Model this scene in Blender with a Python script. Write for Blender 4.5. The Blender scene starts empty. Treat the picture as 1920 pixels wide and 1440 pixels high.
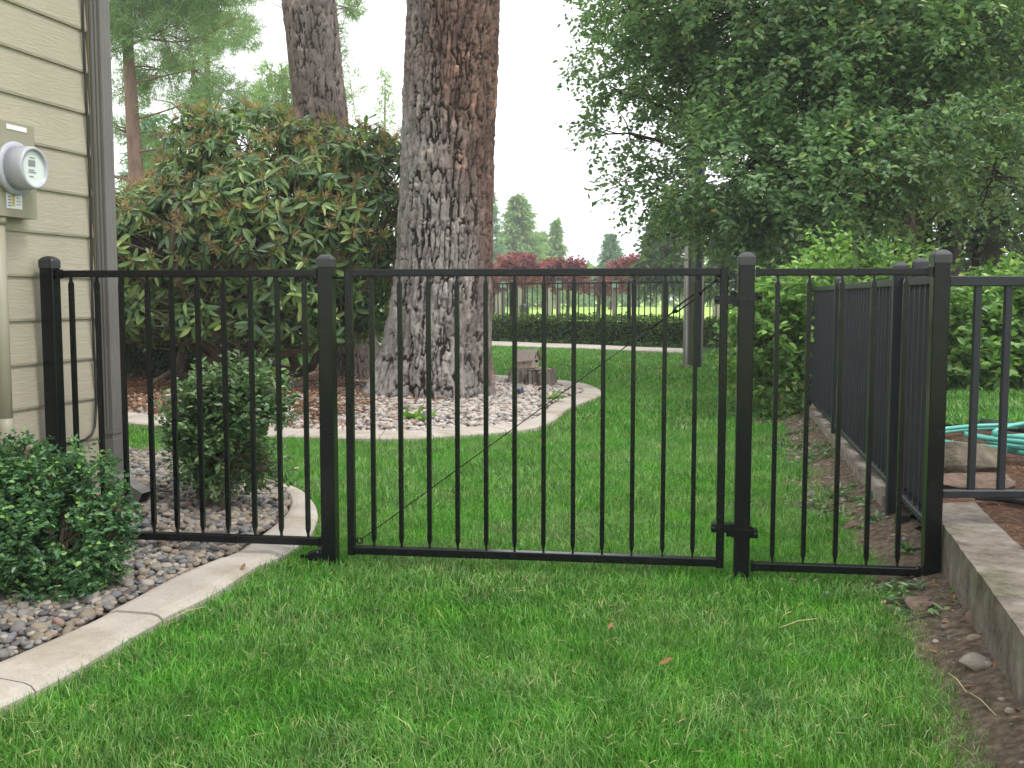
import bpy, math, random
import numpy as np
from mathutils import Matrix, Vector

# ------------------------------------------------------------------ camera, sky, sun, exposure
S = bpy.context.scene
COL = S.collection
CAM_H, F_PX, PITCH = 1.06, 1950.0, math.atan(163.0 / 1950.0)
cam_d = bpy.data.cameras.new('camera')
cam_d.sensor_width = 36.0
cam_d.lens = 36.0 * F_PX / 1920.0
cam_d.clip_start, cam_d.clip_end = 0.05, 2000.0
cam = bpy.data.objects.new('camera', cam_d)
COL.objects.link(cam)
cam.location = (0, 0, CAM_H)
cam.rotation_euler = (math.pi / 2 - PITCH, 0, 0)
S.camera = cam

SUN_EL, SUN_AZ = math.radians(56), math.radians(122)     # azimuth clockwise from +Y
world = bpy.data.worlds.new('World')
S.world = world
world.use_nodes = True
wn, wl = world.node_tree.nodes, world.node_tree.links
wn.clear()
w_out = wn.new('ShaderNodeOutputWorld')
w_bg = wn.new('ShaderNodeBackground')
w_sky = wn.new('ShaderNodeTexSky')
w_sky.sky_type = 'NISHITA'
w_sky.sun_disc = False
w_sky.sun_elevation = SUN_EL
w_sky.sun_rotation = SUN_AZ
w_sky.air_density, w_sky.dust_density, w_sky.ozone_density = 1.2, 3.0, 1.0
w_hs = wn.new('ShaderNodeHueSaturation')
w_hs.inputs['Saturation'].default_value = 0.35
w_noise = wn.new('ShaderNodeTexNoise')
w_noise.inputs['Scale'].default_value = 2.2
w_noise.inputs['Detail'].default_value = 3
w_tc = wn.new('ShaderNodeTexCoord')
w_ramp = wn.new('ShaderNodeValToRGB')                   # overcast cloud deck, in the sky's own units
w_ramp.color_ramp.elements[0].position, w_ramp.color_ramp.elements[1].position = 0.3, 0.7
w_ramp.color_ramp.elements[0].color = (0.92, 0.95, 1.0, 1)
w_ramp.color_ramp.elements[1].color = (1.0, 1.0, 1.0, 1)
w_mul = wn.new('ShaderNodeVectorMath'); w_mul.operation = 'SCALE'
w_mul.inputs['Scale'].default_value = 14.5
w_mix = wn.new('ShaderNodeMix'); w_mix.data_type = 'RGBA'
w_mix.inputs[0].default_value = 0.88
wl.new(w_sky.outputs[0], w_hs.inputs['Color'])
wl.new(w_tc.outputs['Generated'], w_noise.inputs['Vector'])
wl.new(w_noise.outputs['Fac'], w_ramp.inputs[0])
wl.new(w_ramp.outputs[0], w_mul.inputs[0])
wl.new(w_hs.outputs[0], w_mix.inputs[6])
wl.new(w_mul.outputs[0], w_mix.inputs[7])
wl.new(w_mix.outputs[2], w_bg.inputs['Color'])
w_bg.inputs['Strength'].default_value = 0.10
wl.new(w_bg.outputs[0], w_out.inputs[0])

sun_d = bpy.data.lights.new('sun', 'SUN')
sun_d.energy = 1.5
sun_d.angle = math.radians(14)
sun_d.color = (1.0, 0.96, 0.9)
sun = bpy.data.objects.new('sun', sun_d)
COL.objects.link(sun)
sun_dir = Vector((math.sin(SUN_AZ) * math.cos(SUN_EL), math.cos(SUN_AZ) * math.cos(SUN_EL), math.sin(SUN_EL)))
sun.rotation_euler = (-sun_dir).to_track_quat('-Z', 'Y').to_euler()
sun.location = (6, -4, 12)

S.view_settings.view_transform = 'Standard'
S.view_settings.look = 'None'
S.view_settings.exposure = 0.42
S.view_settings.gamma = 1
S.view_settings.use_curve_mapping = False
S.cycles.max_bounces = 8
S.cycles.transparent_max_bounces = 8

# ------------------------------------------------------------------ helpers
_c, _s = math.cos(PITCH), math.sin(PITCH)
def ray(px, py):
    u, r = (720 - py) / F_PX, (px - 960) / F_PX
    return Vector((r, _c + u * _s, -_s + u * _c))
CAMP = Vector((0, 0, CAM_H))
def at_z(px, py, z=0.0):
    d = ray(px, py); return CAMP + d * ((z - CAM_H) / d.z)
def at_y(px, py, Y):
    d = ray(px, py); return CAMP + d * (Y / d.y)

WLOC = {}
def link(o, parent=None):
    COL.objects.link(o)
    if parent is not None:
        o.parent = parent
        o.matrix_parent_inverse = Matrix.Translation(WLOC.get(parent.name, Vector((0, 0, 0)))).inverted()
    return o
def tag(o, label=None, cat=None, group=None, kind=None):
    if label: o['label'] = label
    if cat: o['category'] = cat
    if group: o['group'] = group
    if kind: o['kind'] = kind
    return o
def thing(name, label, cat, loc, group=None):
    o = bpy.data.objects.new(name, None)
    o.empty_display_size = 0.1
    COL.objects.link(o)
    o.location = loc
    WLOC[o.name] = Vector(loc)
    return tag(o, label, cat, group)
def mobj(name, me, material, parent=None):
    o = bpy.data.objects.new(name, me)
    if material is not None and not me.materials: me.materials.append(material)
    return link(o, parent)

class MB:
    """collects simple solids, builds one mesh"""
    def __init__(s): s.v, s.f, s.sm = [], [], []
    def add(s, vs, fs, smooth=False):
        b = len(s.v)
        s.v += [tuple(v) for v in vs]
        s.f += [tuple(i + b for i in f) for f in fs]
        s.sm += [smooth] * len(fs)
        return s
    def box(s, c, size, u=(1, 0), bev=0.0):
        u = Vector((u[0], u[1], 0)).normalized(); n = Vector((-u.y, u.x, 0)); z = Vector((0, 0, 1)); c = Vector(c)
        hx, hy, hz = size[0] / 2, size[1] / 2, size[2] / 2
        if bev <= 0:
            vs = [c + u * (a * hx) + n * (b * hy) + z * (d * hz) for d in (-1, 1) for a, b in ((-1, -1), (1, -1), (1, 1), (-1, 1))]
            return s.add(vs, [(3, 2, 1, 0), (4, 5, 6, 7), (0, 1, 5, 4), (1, 2, 6, 5), (2, 3, 7, 6), (3, 0, 4, 7)])
        e = bev
        prof = [(-hx + e, -hy), (hx - e, -hy), (hx, -hy + e), (hx, hy - e), (hx - e, hy), (-hx + e, hy), (-hx, hy - e), (-hx, -hy + e)]
        return s.add([c + u * a + n * b + z * d for d in (-hz, hz) for a, b in prof],
                     [tuple(range(7, -1, -1)), tuple(range(8, 16))] + [(i, (i + 1) % 8, (i + 1) % 8 + 8, i + 8) for i in range(8)])
    def tube(s, pts, rad, n=8, smooth=True, caps=True):
        pts = [Vector(p) for p in pts]
        if not hasattr(rad, '__len__'): rad = [rad] * len(pts)
        vs, fs = [], []
        t0 = (pts[1] - pts[0]).normalized()
        ref = Vector((0, 0, 1)) if abs(t0.z) < 0.9 else Vector((1, 0, 0))
        x = t0.cross(ref).normalized()
        for i, p in enumerate(pts):
            t = (pts[min(i + 1, len(pts) - 1)] - pts[max(i - 1, 0)]).normalized()
            x = (x - t * x.dot(t)).normalized(); y = t.cross(x)
            for k in range(n):
                a = 2 * math.pi * k / n
                vs.append(p + (x * math.cos(a) + y * math.sin(a)) * rad[i])
        for i in range(len(pts) - 1):
            for k in range(n):
                fs.append((i * n + k, i * n + (k + 1) % n, (i + 1) * n + (k + 1) % n, (i + 1) * n + k))
        if caps:
            fs.append(tuple(range(n - 1, -1, -1))); fs.append(tuple(range((len(pts) - 1) * n, len(pts) * n)))
        return s.add(vs, fs, smooth)
    def lathe(s, c, axis, prof, n=24, smooth=True):
        """prof: list of (distance along axis, radius)"""
        c, a = Vector(c), Vector(axis).normalized()
        x = a.cross(Vector((0, 0, 1)) if abs(a.z) < 0.9 else Vector((1, 0, 0))).normalized(); y = a.cross(x)
        vs = [c + a * d + (x * math.cos(2 * math.pi * k / n) + y * math.sin(2 * math.pi * k / n)) * r for d, r in prof for k in range(n)]
        fs = [(i * n + k, i * n + (k + 1) % n, (i + 1) * n + (k + 1) % n, (i + 1) * n + k) for i in range(len(prof) - 1) for k in range(n)]
        fs.append(tuple(range(n - 1, -1, -1))); fs.append(tuple(range((len(prof) - 1) * n, len(prof) * n)))
        return s.add(vs, fs, smooth)
    def mesh(s, name):
        me = bpy.data.meshes.new(name)
        me.from_pydata(s.v, [], s.f)
        me.polygons.foreach_set('use_smooth', s.sm)
        me.update()
        return me
    def build(s, name, material, parent=None):
        return mobj(name, s.mesh(name), material, parent)

def np_mesh(name, V, faces, smooth=False, attrs=None):
    """V (n,3); faces: list of (m,k) int arrays"""
    me = bpy.data.meshes.new(name)
    V = np.asarray(V, np.float32)
    me.vertices.add(len(V)); me.vertices.foreach_set('co', V.ravel())
    faces = [np.asarray(f, np.int32) for f in faces if len(f)]
    tot = np.concatenate([np.full(len(f), f.shape[1], np.int32) for f in faces])
    loops = np.concatenate([f.ravel() for f in faces])
    me.loops.add(len(loops)); me.loops.foreach_set('vertex_index', loops)
    me.polygons.add(len(tot))
    st = np.zeros(len(tot), np.int32); st[1:] = np.cumsum(tot)[:-1]
    me.polygons.foreach_set('loop_start', st)
    me.polygons.foreach_set('loop_total', tot)
    me.polygons.foreach_set('use_smooth', np.full(len(tot), smooth, bool))
    for k, a in (attrs or {}).items():
        at = me.attributes.new(k, 'FLOAT', 'POINT'); at.data.foreach_set('value', np.asarray(a, np.float32))
    me.update(calc_edges=True)
    return me

def hash3(ix, iy, iz, seed):
    h = (ix.astype(np.int64) * 374761393 + iy.astype(np.int64) * 668265263 + iz.astype(np.int64) * 2147483647 + seed * 1274126177) & 0xffffffff
    h = ((h ^ (h >> 13)) * 1274126177) & 0xffffffff
    h = ((h ^ (h >> 16)) * 2246822519) & 0xffffffff
    return ((h ^ (h >> 15)) & 0xffffff) / float(0x1000000)
def vnoise(P, scale, seed=0):
    P = np.asarray(P, float) * scale
    if P.shape[1] == 2: P = np.c_[P, np.zeros(len(P))]
    i = np.floor(P).astype(np.int64); f = P - i; f = f * f * (3 - 2 * f)
    r = 0
    for dx in (0, 1):
        for dy in (0, 1):
            for dz in (0, 1):
                w = (f[:, 0] if dx else 1 - f[:, 0]) * (f[:, 1] if dy else 1 - f[:, 1]) * (f[:, 2] if dz else 1 - f[:, 2])
                r = r + w * hash3(i[:, 0] + dx, i[:, 1] + dy, i[:, 2] + dz, seed)
    return r
def fbm(P, scale, seed=0, o=3):
    return sum(vnoise(P, scale * 2 ** k, seed + k) * 0.5 ** (k + 1) for k in range(o)) / (1 - 0.5 ** o)
def inside(P, poly):
    x, y = P[:, 0], P[:, 1]; r = np.zeros(len(P), bool); n = len(poly)
    for i in range(n):
        x1, y1 = poly[i][0], poly[i][1]; x2, y2 = poly[(i + 1) % n][0], poly[(i + 1) % n][1]
        c = ((y1 > y) != (y2 > y)) & (x < (x2 - x1) * (y - y1) / ((y2 - y1) or 1e-9) + x1)
        r ^= c
    return r
def norm(a): return a / np.maximum(np.linalg.norm(a, axis=1, keepdims=True), 1e-9)
def rnd_dir(n, rng): return norm(rng.normal(size=(n, 3)))

def leaves(P, A, N, L, W, shape='oval', droop=0.15, fold=0.18):
    """arrays of leaves -> (V, faces)"""
    n = len(P); A = norm(A); side = norm(np.cross(A, N)); N = np.cross(side, A)
    L = np.broadcast_to(np.asarray(L, float), (n,))[:, None]; W = np.broadcast_to(np.asarray(W, float), (n,))[:, None]
    def pt(t, w, up): return P + A * L * t - N * (droop * L * t * t) + side * (W * w) + N * (W * up)
    b = np.arange(n)[:, None]
    if shape == 'tri':
        V = np.stack([P + side * W * .5, P - side * W * .5, pt(1, 0, 0)], 1)
        return V.reshape(-1, 3), [b * 3 + np.array([0, 1, 2])]
    if shape == 'diamond':
        V = np.stack([P, pt(.45, .5, fold), pt(1, 0, 0), pt(.45, -.5, fold)], 1)
        return V.reshape(-1, 3), [b * 4 + np.array([0, 1, 2]), b * 4 + np.array([0, 2, 3])]
    if shape == 'oval':
        V = np.stack([P, pt(.3, .44, fold), pt(.68, .42, fold), pt(1, 0, 0), pt(.68, -.42, fold), pt(.3, -.44, fold)], 1)
        return V.reshape(-1, 3), [b * 6 + np.array([0, 1, 2, 3]), b * 6 + np.array([0, 3, 4, 5])]
    V = np.stack([P, pt(.2, .34, fold), pt(.5, .5, fold), pt(.8, .33, fold), pt(1, 0, 0), pt(.8, -.33, fold), pt(.5, -.5, fold), pt(.2, -.34, fold), pt(.5, 0, 0)], 1)
    return V.reshape(-1, 3), [b * 9 + np.array([0, 1, 2, 8]), b * 9 + np.array([8, 2, 3, 4]), b * 9 + np.array([0, 8, 6, 7]), b * 9 + np.array([8, 4, 5, 6])]
def merge(parts):
    Vs, byk, off = [], {}, 0
    for V, fs in parts:
        Vs.append(V)
        for f in fs: byk.setdefault(f.shape[1], []).append(f + off)
        off += len(V)
    return np.concatenate(Vs), [np.concatenate(v) for v in byk.values()]

# ------------------------------------------------------------------ materials
def new_mat(name):
    m = bpy.data.materials.new(name); m.use_nodes = True
    nt = m.node_tree; nt.nodes.clear()
    out = nt.nodes.new('ShaderNodeOutputMaterial')
    return m, nt, out
def ramp(nt, src, stops):
    r = nt.nodes.new('ShaderNodeValToRGB'); e = r.color_ramp.elements
    while len(e) < len(stops): e.new(0.5)
    for k, (p, c) in enumerate(stops):
        e[k].position = p; e[k].color = (*c, 1)
    nt.links.new(src, r.inputs[0]); return r.outputs[0]
def noise(nt, scale, detail=4, rough=0.6, vec=None, stretch=None, dist=0.0):
    n = nt.nodes.new('ShaderNodeTexNoise')
    n.inputs['Scale'].default_value = scale; n.inputs['Detail'].default_value = detail
    n.inputs['Roughness'].default_value = rough; n.inputs['Distortion'].default_value = dist
    if vec is None: vec = nt.nodes.new('ShaderNodeTexCoord').outputs['Object']
    if stretch:
        mp = nt.nodes.new('ShaderNodeMapping'); mp.inputs['Scale'].default_value = stretch
        nt.links.new(vec, mp.inputs['Vector']); vec = mp.outputs[0]
    nt.links.new(vec, n.inputs['Vector'])
    return n.outputs['Fac']
def mixc(nt, fac, a, b, mode='MIX'):
    m = nt.nodes.new('ShaderNodeMix'); m.data_type = 'RGBA'; m.blend_type = mode
    if isinstance(fac, (int, float)): m.inputs[0].default_value = fac
    else: nt.links.new(fac, m.inputs[0])
    for k, x in ((6, a), (7, b)):
        if isinstance(x, tuple): m.inputs[k].default_value = (*x, 1)
        else: nt.links.new(x, m.inputs[k])
    return m.outputs[2]
def princ(nt, out, color, rough=0.6, spec=0.5, bump=None, bstr=0.3, bdist=0.01, metal=0.0):
    p = nt.nodes.new('ShaderNodeBsdfPrincipled')
    if isinstance(color, tuple): p.inputs['Base Color'].default_value = (*color, 1)
    else: nt.links.new(color, p.inputs['Base Color'])
    if isinstance(rough, (int, float)): p.inputs['Roughness'].default_value = rough
    else: nt.links.new(rough, p.inputs['Roughness'])
    p.inputs['Specular IOR Level'].default_value = spec
    p.inputs['Metallic'].default_value = metal
    if bump is not None:
        b = nt.nodes.new('ShaderNodeBump'); b.inputs['Strength'].default_value = bstr; b.inputs['Distance'].default_value = bdist
        nt.links.new(bump, b.inputs['Height']); nt.links.new(b.outputs[0], p.inputs['Normal'])
    if out is not None: nt.links.new(p.outputs[0], out.inputs[0])
    return p
def simple(name, stops, scale=8, rough=0.6, spec=0.4, bstr=0.3, bscale=60, bdist=0.004, stretch=None, detail=5, metal=0.0):
    m, nt, out = new_mat(name)
    c = ramp(nt, noise(nt, scale, detail, stretch=stretch), stops)
    b = noise(nt, bscale, 4, stretch=stretch) if bstr > 0 else None
    princ(nt, out, c, rough, spec, b, bstr, bdist, metal)
    return m
def leaf_mat(name, stops, rough=0.45, transl=0.3, spec=0.4, clump=1.2, obj_random=False, tcol=(1.25, 1.3, 0.6), amp=0.35):
    m, nt, out = new_mat(name)
    if obj_random: src = nt.nodes.new('ShaderNodeObjectInfo').outputs['Random']
    else: src = nt.nodes.new('ShaderNodeNewGeometry').outputs['Random Per Island']
    c = ramp(nt, src, stops)
    pos = nt.nodes.new('ShaderNodeNewGeometry').outputs['Position']
    k = ramp(nt, noise(nt, clump, 3, vec=pos), [(0.3, (1 - amp,) * 3), (0.7, (1 + amp, 1 + amp, 1 + amp * .6))])
    c = mixc(nt, 1.0, c, k, 'MULTIPLY')
    p = princ(nt, None, c, rough, spec)
    t = nt.nodes.new('ShaderNodeBsdfTranslucent')
    nt.links.new(mixc(nt, 1.0, c, tcol, 'MULTIPLY'), t.inputs['Color'])
    mx = nt.nodes.new('ShaderNodeMixShader'); mx.inputs[0].default_value = transl
    nt.links.new(p.outputs[0], mx.inputs[1]); nt.links.new(t.outputs[0], mx.inputs[2])
    nt.links.new(mx.outputs[0], out.inputs[0])
    return m

M = {}
M['black'] = simple('black_powder_coat', [(0.3, (0.0045, 0.005, 0.006)), (0.7, (0.008, 0.0085, 0.010))], 14, 0.21, 0.28, 0.03, 220, 0.001)
M['grey_black'] = simple('grey_black_coat', [(0.3, (0.011, 0.013, 0.018)), (0.7, (0.018, 0.021, 0.028))], 10, 0.42, 0.42, 0.08, 220, 0.001)  # lighter, bluer tone than the main fence coat
M['cap'] = simple('black_post_cap', [(0.3, (0.016, 0.017, 0.020)), (0.7, (0.024, 0.026, 0.030))], 14, 0.45, 0.7, 0.0)  # lighter base colour and specular imitate sky reflected on the caps
M['galv'] = simple('galvanised_steel', [(0.3, (0.35, 0.36, 0.38)), (0.7, (0.5, 0.51, 0.53))], 20, 0.4, 0.5, 0.1, metal=0.7)
def siding_mat():
    m, nt, out = new_mat('painted_fibre_cement')
    tc = nt.nodes.new('ShaderNodeTexCoord').outputs['Object']
    mp = nt.nodes.new('ShaderNodeMapping'); mp.inputs['Rotation'].default_value = (0, 0, -WANG); nt.links.new(tc, mp.inputs['Vector'])
    n1 = noise(nt, 3.0, 5, 0.55, vec=mp.outputs[0], stretch=(1, 1.1, 10), dist=1.2)
    w = nt.nodes.new('ShaderNodeMath'); w.operation = 'MULTIPLY'; w.inputs[1].default_value = 30; nt.links.new(n1, w.inputs[0])
    sn = nt.nodes.new('ShaderNodeMath'); sn.operation = 'SINE'; nt.links.new(w.outputs[0], sn.inputs[0])
    c = ramp(nt, noise(nt, 2.5, 4), [(0.3, (0.375, 0.340, 0.258)), (0.7, (0.425, 0.388, 0.300))])
    princ(nt, out, c, 0.6, 0.35, sn.outputs[0], 0.22, 0.003)
    return m
M['downspout'] = simple('downspout_paint', [(0.3, (0.135, 0.125, 0.120)), (0.7, (0.165, 0.155, 0.150))], 4, 0.4, 0.5, 0.05)
M['trim'] = simple('corner_trim_paint', [(0.3, (0.14, 0.125, 0.085)), (0.7, (0.18, 0.16, 0.115))], 5, 0.6, 0.3, 0.1)
M['meter_box'] = simple('meter_box_paint', [(0.3, (0.275, 0.258, 0.185)), (0.7, (0.31, 0.292, 0.212))], 3, 0.45, 0.4, 0.05)
M['meter_grey'] = simple('meter_grey_plastic', [(0.3, (0.40, 0.41, 0.46)), (0.7, (0.46, 0.47, 0.52))], 5, 0.3, 0.5, 0.02)
M['white'] = simple('white_label', [(0.3, (0.78, 0.78, 0.79)), (0.7, (0.84, 0.84, 0.84))], 5, 0.5, 0.3, 0.0)
M['meter_face'] = simple('meter_face', [(0.3, (0.62, 0.68, 0.66)), (0.7, (0.68, 0.73, 0.70))], 5, 0.4, 0.4, 0.0)
M['lcd'] = simple('meter_display', [(0.3, (0.20, 0.22, 0.21)), (0.7, (0.24, 0.26, 0.25))], 9, 0.3, 0.4, 0.0)
M['ink'] = simple('grey_print', [(0.3, (0.22, 0.23, 0.27)), (0.7, (0.30, 0.31, 0.34))], 30, 0.5, 0.3, 0.0)
M['yellow'] = simple('yellow_print', [(0.3, (0.55, 0.42, 0.06)), (0.7, (0.62, 0.48, 0.08))], 9, 0.5, 0.3, 0.0)
M['cable'] = simple('cable_jacket', [(0.3, (0.02, 0.02, 0.02)), (0.7, (0.03, 0.03, 0.03))], 9, 0.5, 0.4, 0.0)
def kerb_mat():
    m, nt, out = new_mat('kerb_concrete')
    c = ramp(nt, noise(nt, 4, 8, .65), [(0.25, (0.36, 0.32, 0.28)), (0.5, (0.46, 0.415, 0.365)), (0.75, (0.53, 0.485, 0.435))])
    sp = ramp(nt, noise(nt, 130, 3), [(0.30, (0.62, 0.60, 0.56)), (0.44, (1, 1, 1))])
    stn = ramp(nt, noise(nt, 1.9, 6, .7, dist=.6), [(0.34, (0.68, 0.62, 0.52)), (0.52, (1, 1, 1))])
    c = mixc(nt, .8, mixc(nt, .7, c, sp, 'MULTIPLY'), stn, 'MULTIPLY')
    princ(nt, out, c, 0.88, 0.2, noise(nt, 95, 6, .7), 0.5, 0.004)
    return m
M['concrete'] = kerb_mat()
M['plain_concrete'] = simple('plain_concrete', [(0.25, (0.33, 0.29, 0.25)), (0.5, (0.43, 0.385, 0.34)), (0.75, (0.50, 0.455, 0.405))], 5, 0.85, 0.2, 0.35, 90, 0.003, detail=8)
def wall_mat():
    m, nt, out = new_mat('weathered_concrete')
    c = ramp(nt, noise(nt, 9, 10, 0.78), [(0.3, (0.10, 0.085, 0.07)), (0.46, (0.31, 0.27, 0.225)), (0.68, (0.56, 0.50, 0.44))])
    st = ramp(nt, noise(nt, 7, 5, stretch=(1, 1, .25)), [(0.3, (0.68, 0.65, 0.6)), (0.6, (1.0, 1.0, 1.0))])
    g = ramp(nt, noise(nt, 1.6, 4), [(0.55, (1, 1, 1)), (0.72, (0.62, 0.7, 0.45))])
    c = mixc(nt, 1.0, mixc(nt, 0.8, c, st, 'MULTIPLY'), g, 'MULTIPLY')
    princ(nt, out, c, 0.9, 0.2, noise(nt, 55, 9, 0.8), 1.0, 0.02)
    return m
M['old_concrete'] = wall_mat()
M['soil'] = simple('soil', [(0.28, (0.055, 0.042, 0.032)), (0.5, (0.14, 0.11, 0.08)), (0.72, (0.26, 0.21, 0.155))], 30, 0.95, 0.1, 0.9, 70, 0.02, detail=9)
M['mulch'] = simple('bark_mulch', [(0.25, (0.05, 0.03, 0.022)), (0.5, (0.13, 0.075, 0.05)), (0.75, (0.24, 0.15, 0.10))], 30, 0.95, 0.1, 1.0, 60, 0.03, detail=8)
M['bed_soil'] = simple('bed_soil', [(0.3, (0.09, 0.07, 0.055)), (0.7, (0.17, 0.13, 0.10))], 25, 0.95, 0.1, 0.8, 60, 0.02)
M['turf'] = simple('turf_base', [(0.3, (0.018, 0.05, 0.010)), (0.5, (0.03, 0.085, 0.014)), (0.75, (0.06, 0.105, 0.025))], 18, 0.95, 0.1, 0.8, 120, 0.02, detail=8)
M['fairway'] = simple('sunlit_fairway_turf', [(0.3, (0.34, 0.56, 0.09)), (0.7, (0.45, 0.66, 0.16))], 0.12, 0.95, 0.1, 0.0, detail=6)  # sunlit brightness of the open fairway put into the turf colour
def grass_mat():
    m, nt, out = new_mat('lawn_blade')
    src = nt.nodes.new('ShaderNodeNewGeometry').outputs['Random Per Island']
    pos = nt.nodes.new('ShaderNodeNewGeometry').outputs['Position']
    fresh = ramp(nt, src, [(0.0, (0.053, 0.185, 0.018)), (0.5, (0.094, 0.335, 0.036)), (0.92, (0.170, 0.46, 0.065)), (1.0, (0.44, 0.52, 0.18))])
    dull = ramp(nt, src, [(0.0, (0.07, 0.17, 0.035)), (0.55, (0.155, 0.335, 0.075)), (0.82, (0.31, 0.47, 0.20)), (0.95, (0.50, 0.56, 0.34)), (1.0, (0.55, 0.47, 0.30))])
    c = mixc(nt, ramp(nt, noise(nt, 1.7, 5, 0.65, vec=pos), [(0.40, (0, 0, 0)), (0.68, (1, 1, 1))]), fresh, dull)
    k = ramp(nt, noise(nt, 5.5, 4, vec=pos), [(0.3, (0.68, 0.70, 0.72)), (0.7, (1.34, 1.28, 1.2))])
    c = mixc(nt, 1.0, c, k, 'MULTIPLY')
    p = princ(nt, None, c, 0.42, 0.45)
    t = nt.nodes.new('ShaderNodeBsdfTranslucent'); nt.links.new(mixc(nt, 1.0, c, (1.2, 1.25, 0.6), 'MULTIPLY'), t.inputs['Color'])
    mx = nt.nodes.new('ShaderNodeMixShader'); mx.inputs[0].default_value = 0.35
    nt.links.new(p.outputs[0], mx.inputs[1]); nt.links.new(t.outputs[0], mx.inputs[2]); nt.links.new(mx.outputs[0], out.inputs[0])
    return m
M['grass'] = grass_mat()
PEB = [(0.0, (0.085, 0.082, 0.085)), (0.2, (0.18, 0.175, 0.17)), (0.38, (0.23, 0.19, 0.145)), (0.55, (0.32, 0.275, 0.215)), (0.72, (0.17, 0.18, 0.205)), (0.9, (0.40, 0.355, 0.30)), (1.0, (0.25, 0.16, 0.12))]
def pebble_mat(name, objr, stops=PEB):
    m, nt, out = new_mat(name)
    src = nt.nodes.new('ShaderNodeObjectInfo').outputs['Random'] if objr else nt.nodes.new('ShaderNodeNewGeometry').outputs['Random Per Island']
    c = ramp(nt, src, stops)
    k = ramp(nt, noise(nt, 45, 5), [(0.3, (0.8, 0.78, 0.75)), (0.7, (1.12, 1.12, 1.12))])
    princ(nt, out, mixc(nt, 1.0, c, k, 'MULTIPLY'), 0.75, 0.3, noise(nt, 140, 4), 0.3, 0.003)
    return m
M['pebble'] = pebble_mat('river_pebble', False)
M['pebble_one'] = pebble_mat('river_pebble_single', True)
PEB2 = [(0.0, (0.30, 0.28, 0.27)), (0.3, (0.46, 0.42, 0.38)), (0.5, (0.56, 0.52, 0.48)), (0.65, (0.38, 0.29, 0.24)), (0.8, (0.56, 0.50, 0.44)), (0.92, (0.26, 0.26, 0.275)), (1.0, (0.34, 0.22, 0.16))]
M['pebble2'] = pebble_mat('pale_pebble', False, PEB2)
M['pebble2_one'] = pebble_mat('pale_pebble_single', True, PEB2)
M['needle_litter'] = leaf_mat('dry_needle_litter', [(0, (0.12, 0.055, 0.032)), (0.5, (0.26, 0.12, 0.07)), (1, (0.40, 0.23, 0.13))], 0.8, 0.05, 0.2, 3)
def bark_mat(name, plate, grey, furrow, bias):
    """plates vary red-brown to weathered grey in patches; furrows are darker inner bark"""
    m, nt, out = new_mat(name)
    a = nt.nodes.new('ShaderNodeAttribute'); a.attribute_name = 'plate'
    h = nt.nodes.new('ShaderNodeAttribute'); h.attribute_name = 'height'
    g = nt.nodes.new('ShaderNodeAttribute'); g.attribute_name = 'weather'
    pr = ramp(nt, a.outputs['Fac'], [(0.0, tuple(c * .62 for c in plate)), (0.6, plate), (0.85, tuple(c * 1.3 for c in plate)), (1.0, (plate[0] * 2.4, plate[1] * 2.0, plate[2] * 1.8))])
    pg = ramp(nt, a.outputs['Fac'], [(0.0, tuple(c * .68 for c in grey)), (0.6, grey), (1.0, tuple(c * 1.3 for c in grey))])
    c = mixc(nt, g.outputs['Fac'], pr, pg)
    fine = ramp(nt, noise(nt, 26, 6, 0.7, stretch=(1, 1, .45)), [(0.3, (0.68, 0.66, 0.64)), (0.7, (1.25, 1.25, 1.25))])
    c = mixc(nt, 0.85, c, fine, 'MULTIPLY')
    c = mixc(nt, ramp(nt, h.outputs['Fac'], [(0.10, (0, 0, 0)), (0.50, (1, 1, 1))]), furrow, c)
    princ(nt, out, c, 0.9, 0.15, noise(nt, 48, 9, 0.82, stretch=(1, 1, .45)), 1.0, 0.025)
    return m
M['bark_pine'] = bark_mat('pine_bark', (0.225, 0.145, 0.120), (0.41, 0.375, 0.355), (0.048, 0.036, 0.032), 0)
M['bark_pine2'] = bark_mat('pine_bark_leaning', (0.205, 0.145, 0.125), (0.31, 0.27, 0.25), (0.06, 0.042, 0.037), 0)
M['bark_far'] = simple('far_pine_bark', [(0.3, (0.17, 0.10, 0.08)), (0.7, (0.30, 0.20, 0.165))], 9, 0.9, 0.1, 0.6, 30, 0.02, stretch=(1, 1, .3))
M['bark_dark'] = simple('dark_bark', [(0.3, (0.035, 0.028, 0.022)), (0.7, (0.075, 0.06, 0.048))], 12, 0.9, 0.1, 0.7, 40, 0.02, stretch=(1, 1, .25))
M['twig'] = simple('twig_bark', [(0.3, (0.09, 0.065, 0.045)), (0.7, (0.17, 0.13, 0.09))], 14, 0.85, 0.2, 0.4, 70, 0.004, stretch=(1, 1, .3))
M['old_wood'] = simple('weathered_wood', [(0.3, (0.16, 0.135, 0.115)), (0.7, (0.30, 0.265, 0.235))], 16, 0.85, 0.15, 0.6, 60, 0.006, stretch=(1, 1, .15))
M['cedar'] = simple('birdhouse_wood', [(0.3, (0.42, 0.34, 0.27)), (0.7, (0.56, 0.47, 0.385))], 18, 0.8, 0.2, 0.4, 70, 0.003, stretch=(.3, .3, 1))
M['shingle'] = simple('birdhouse_roof_wood', [(0.3, (0.27, 0.225, 0.195)), (0.7, (0.39, 0.33, 0.29))], 18, 0.85, 0.2, 0.4, 70, 0.003)
M['hole'] = simple('dark_hole', [(0.3, (0.012, 0.01, 0.008)), (0.7, (0.02, 0.016, 0.012))], 9, 0.9, 0.1, 0)
M['pole_wood'] = simple('utility_pole_wood', [(0.3, (0.34, 0.295, 0.245)), (0.7, (0.48, 0.43, 0.365))], 9, 0.85, 0.2, 0.6, 60, 0.006, stretch=(1, 1, .06))
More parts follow.
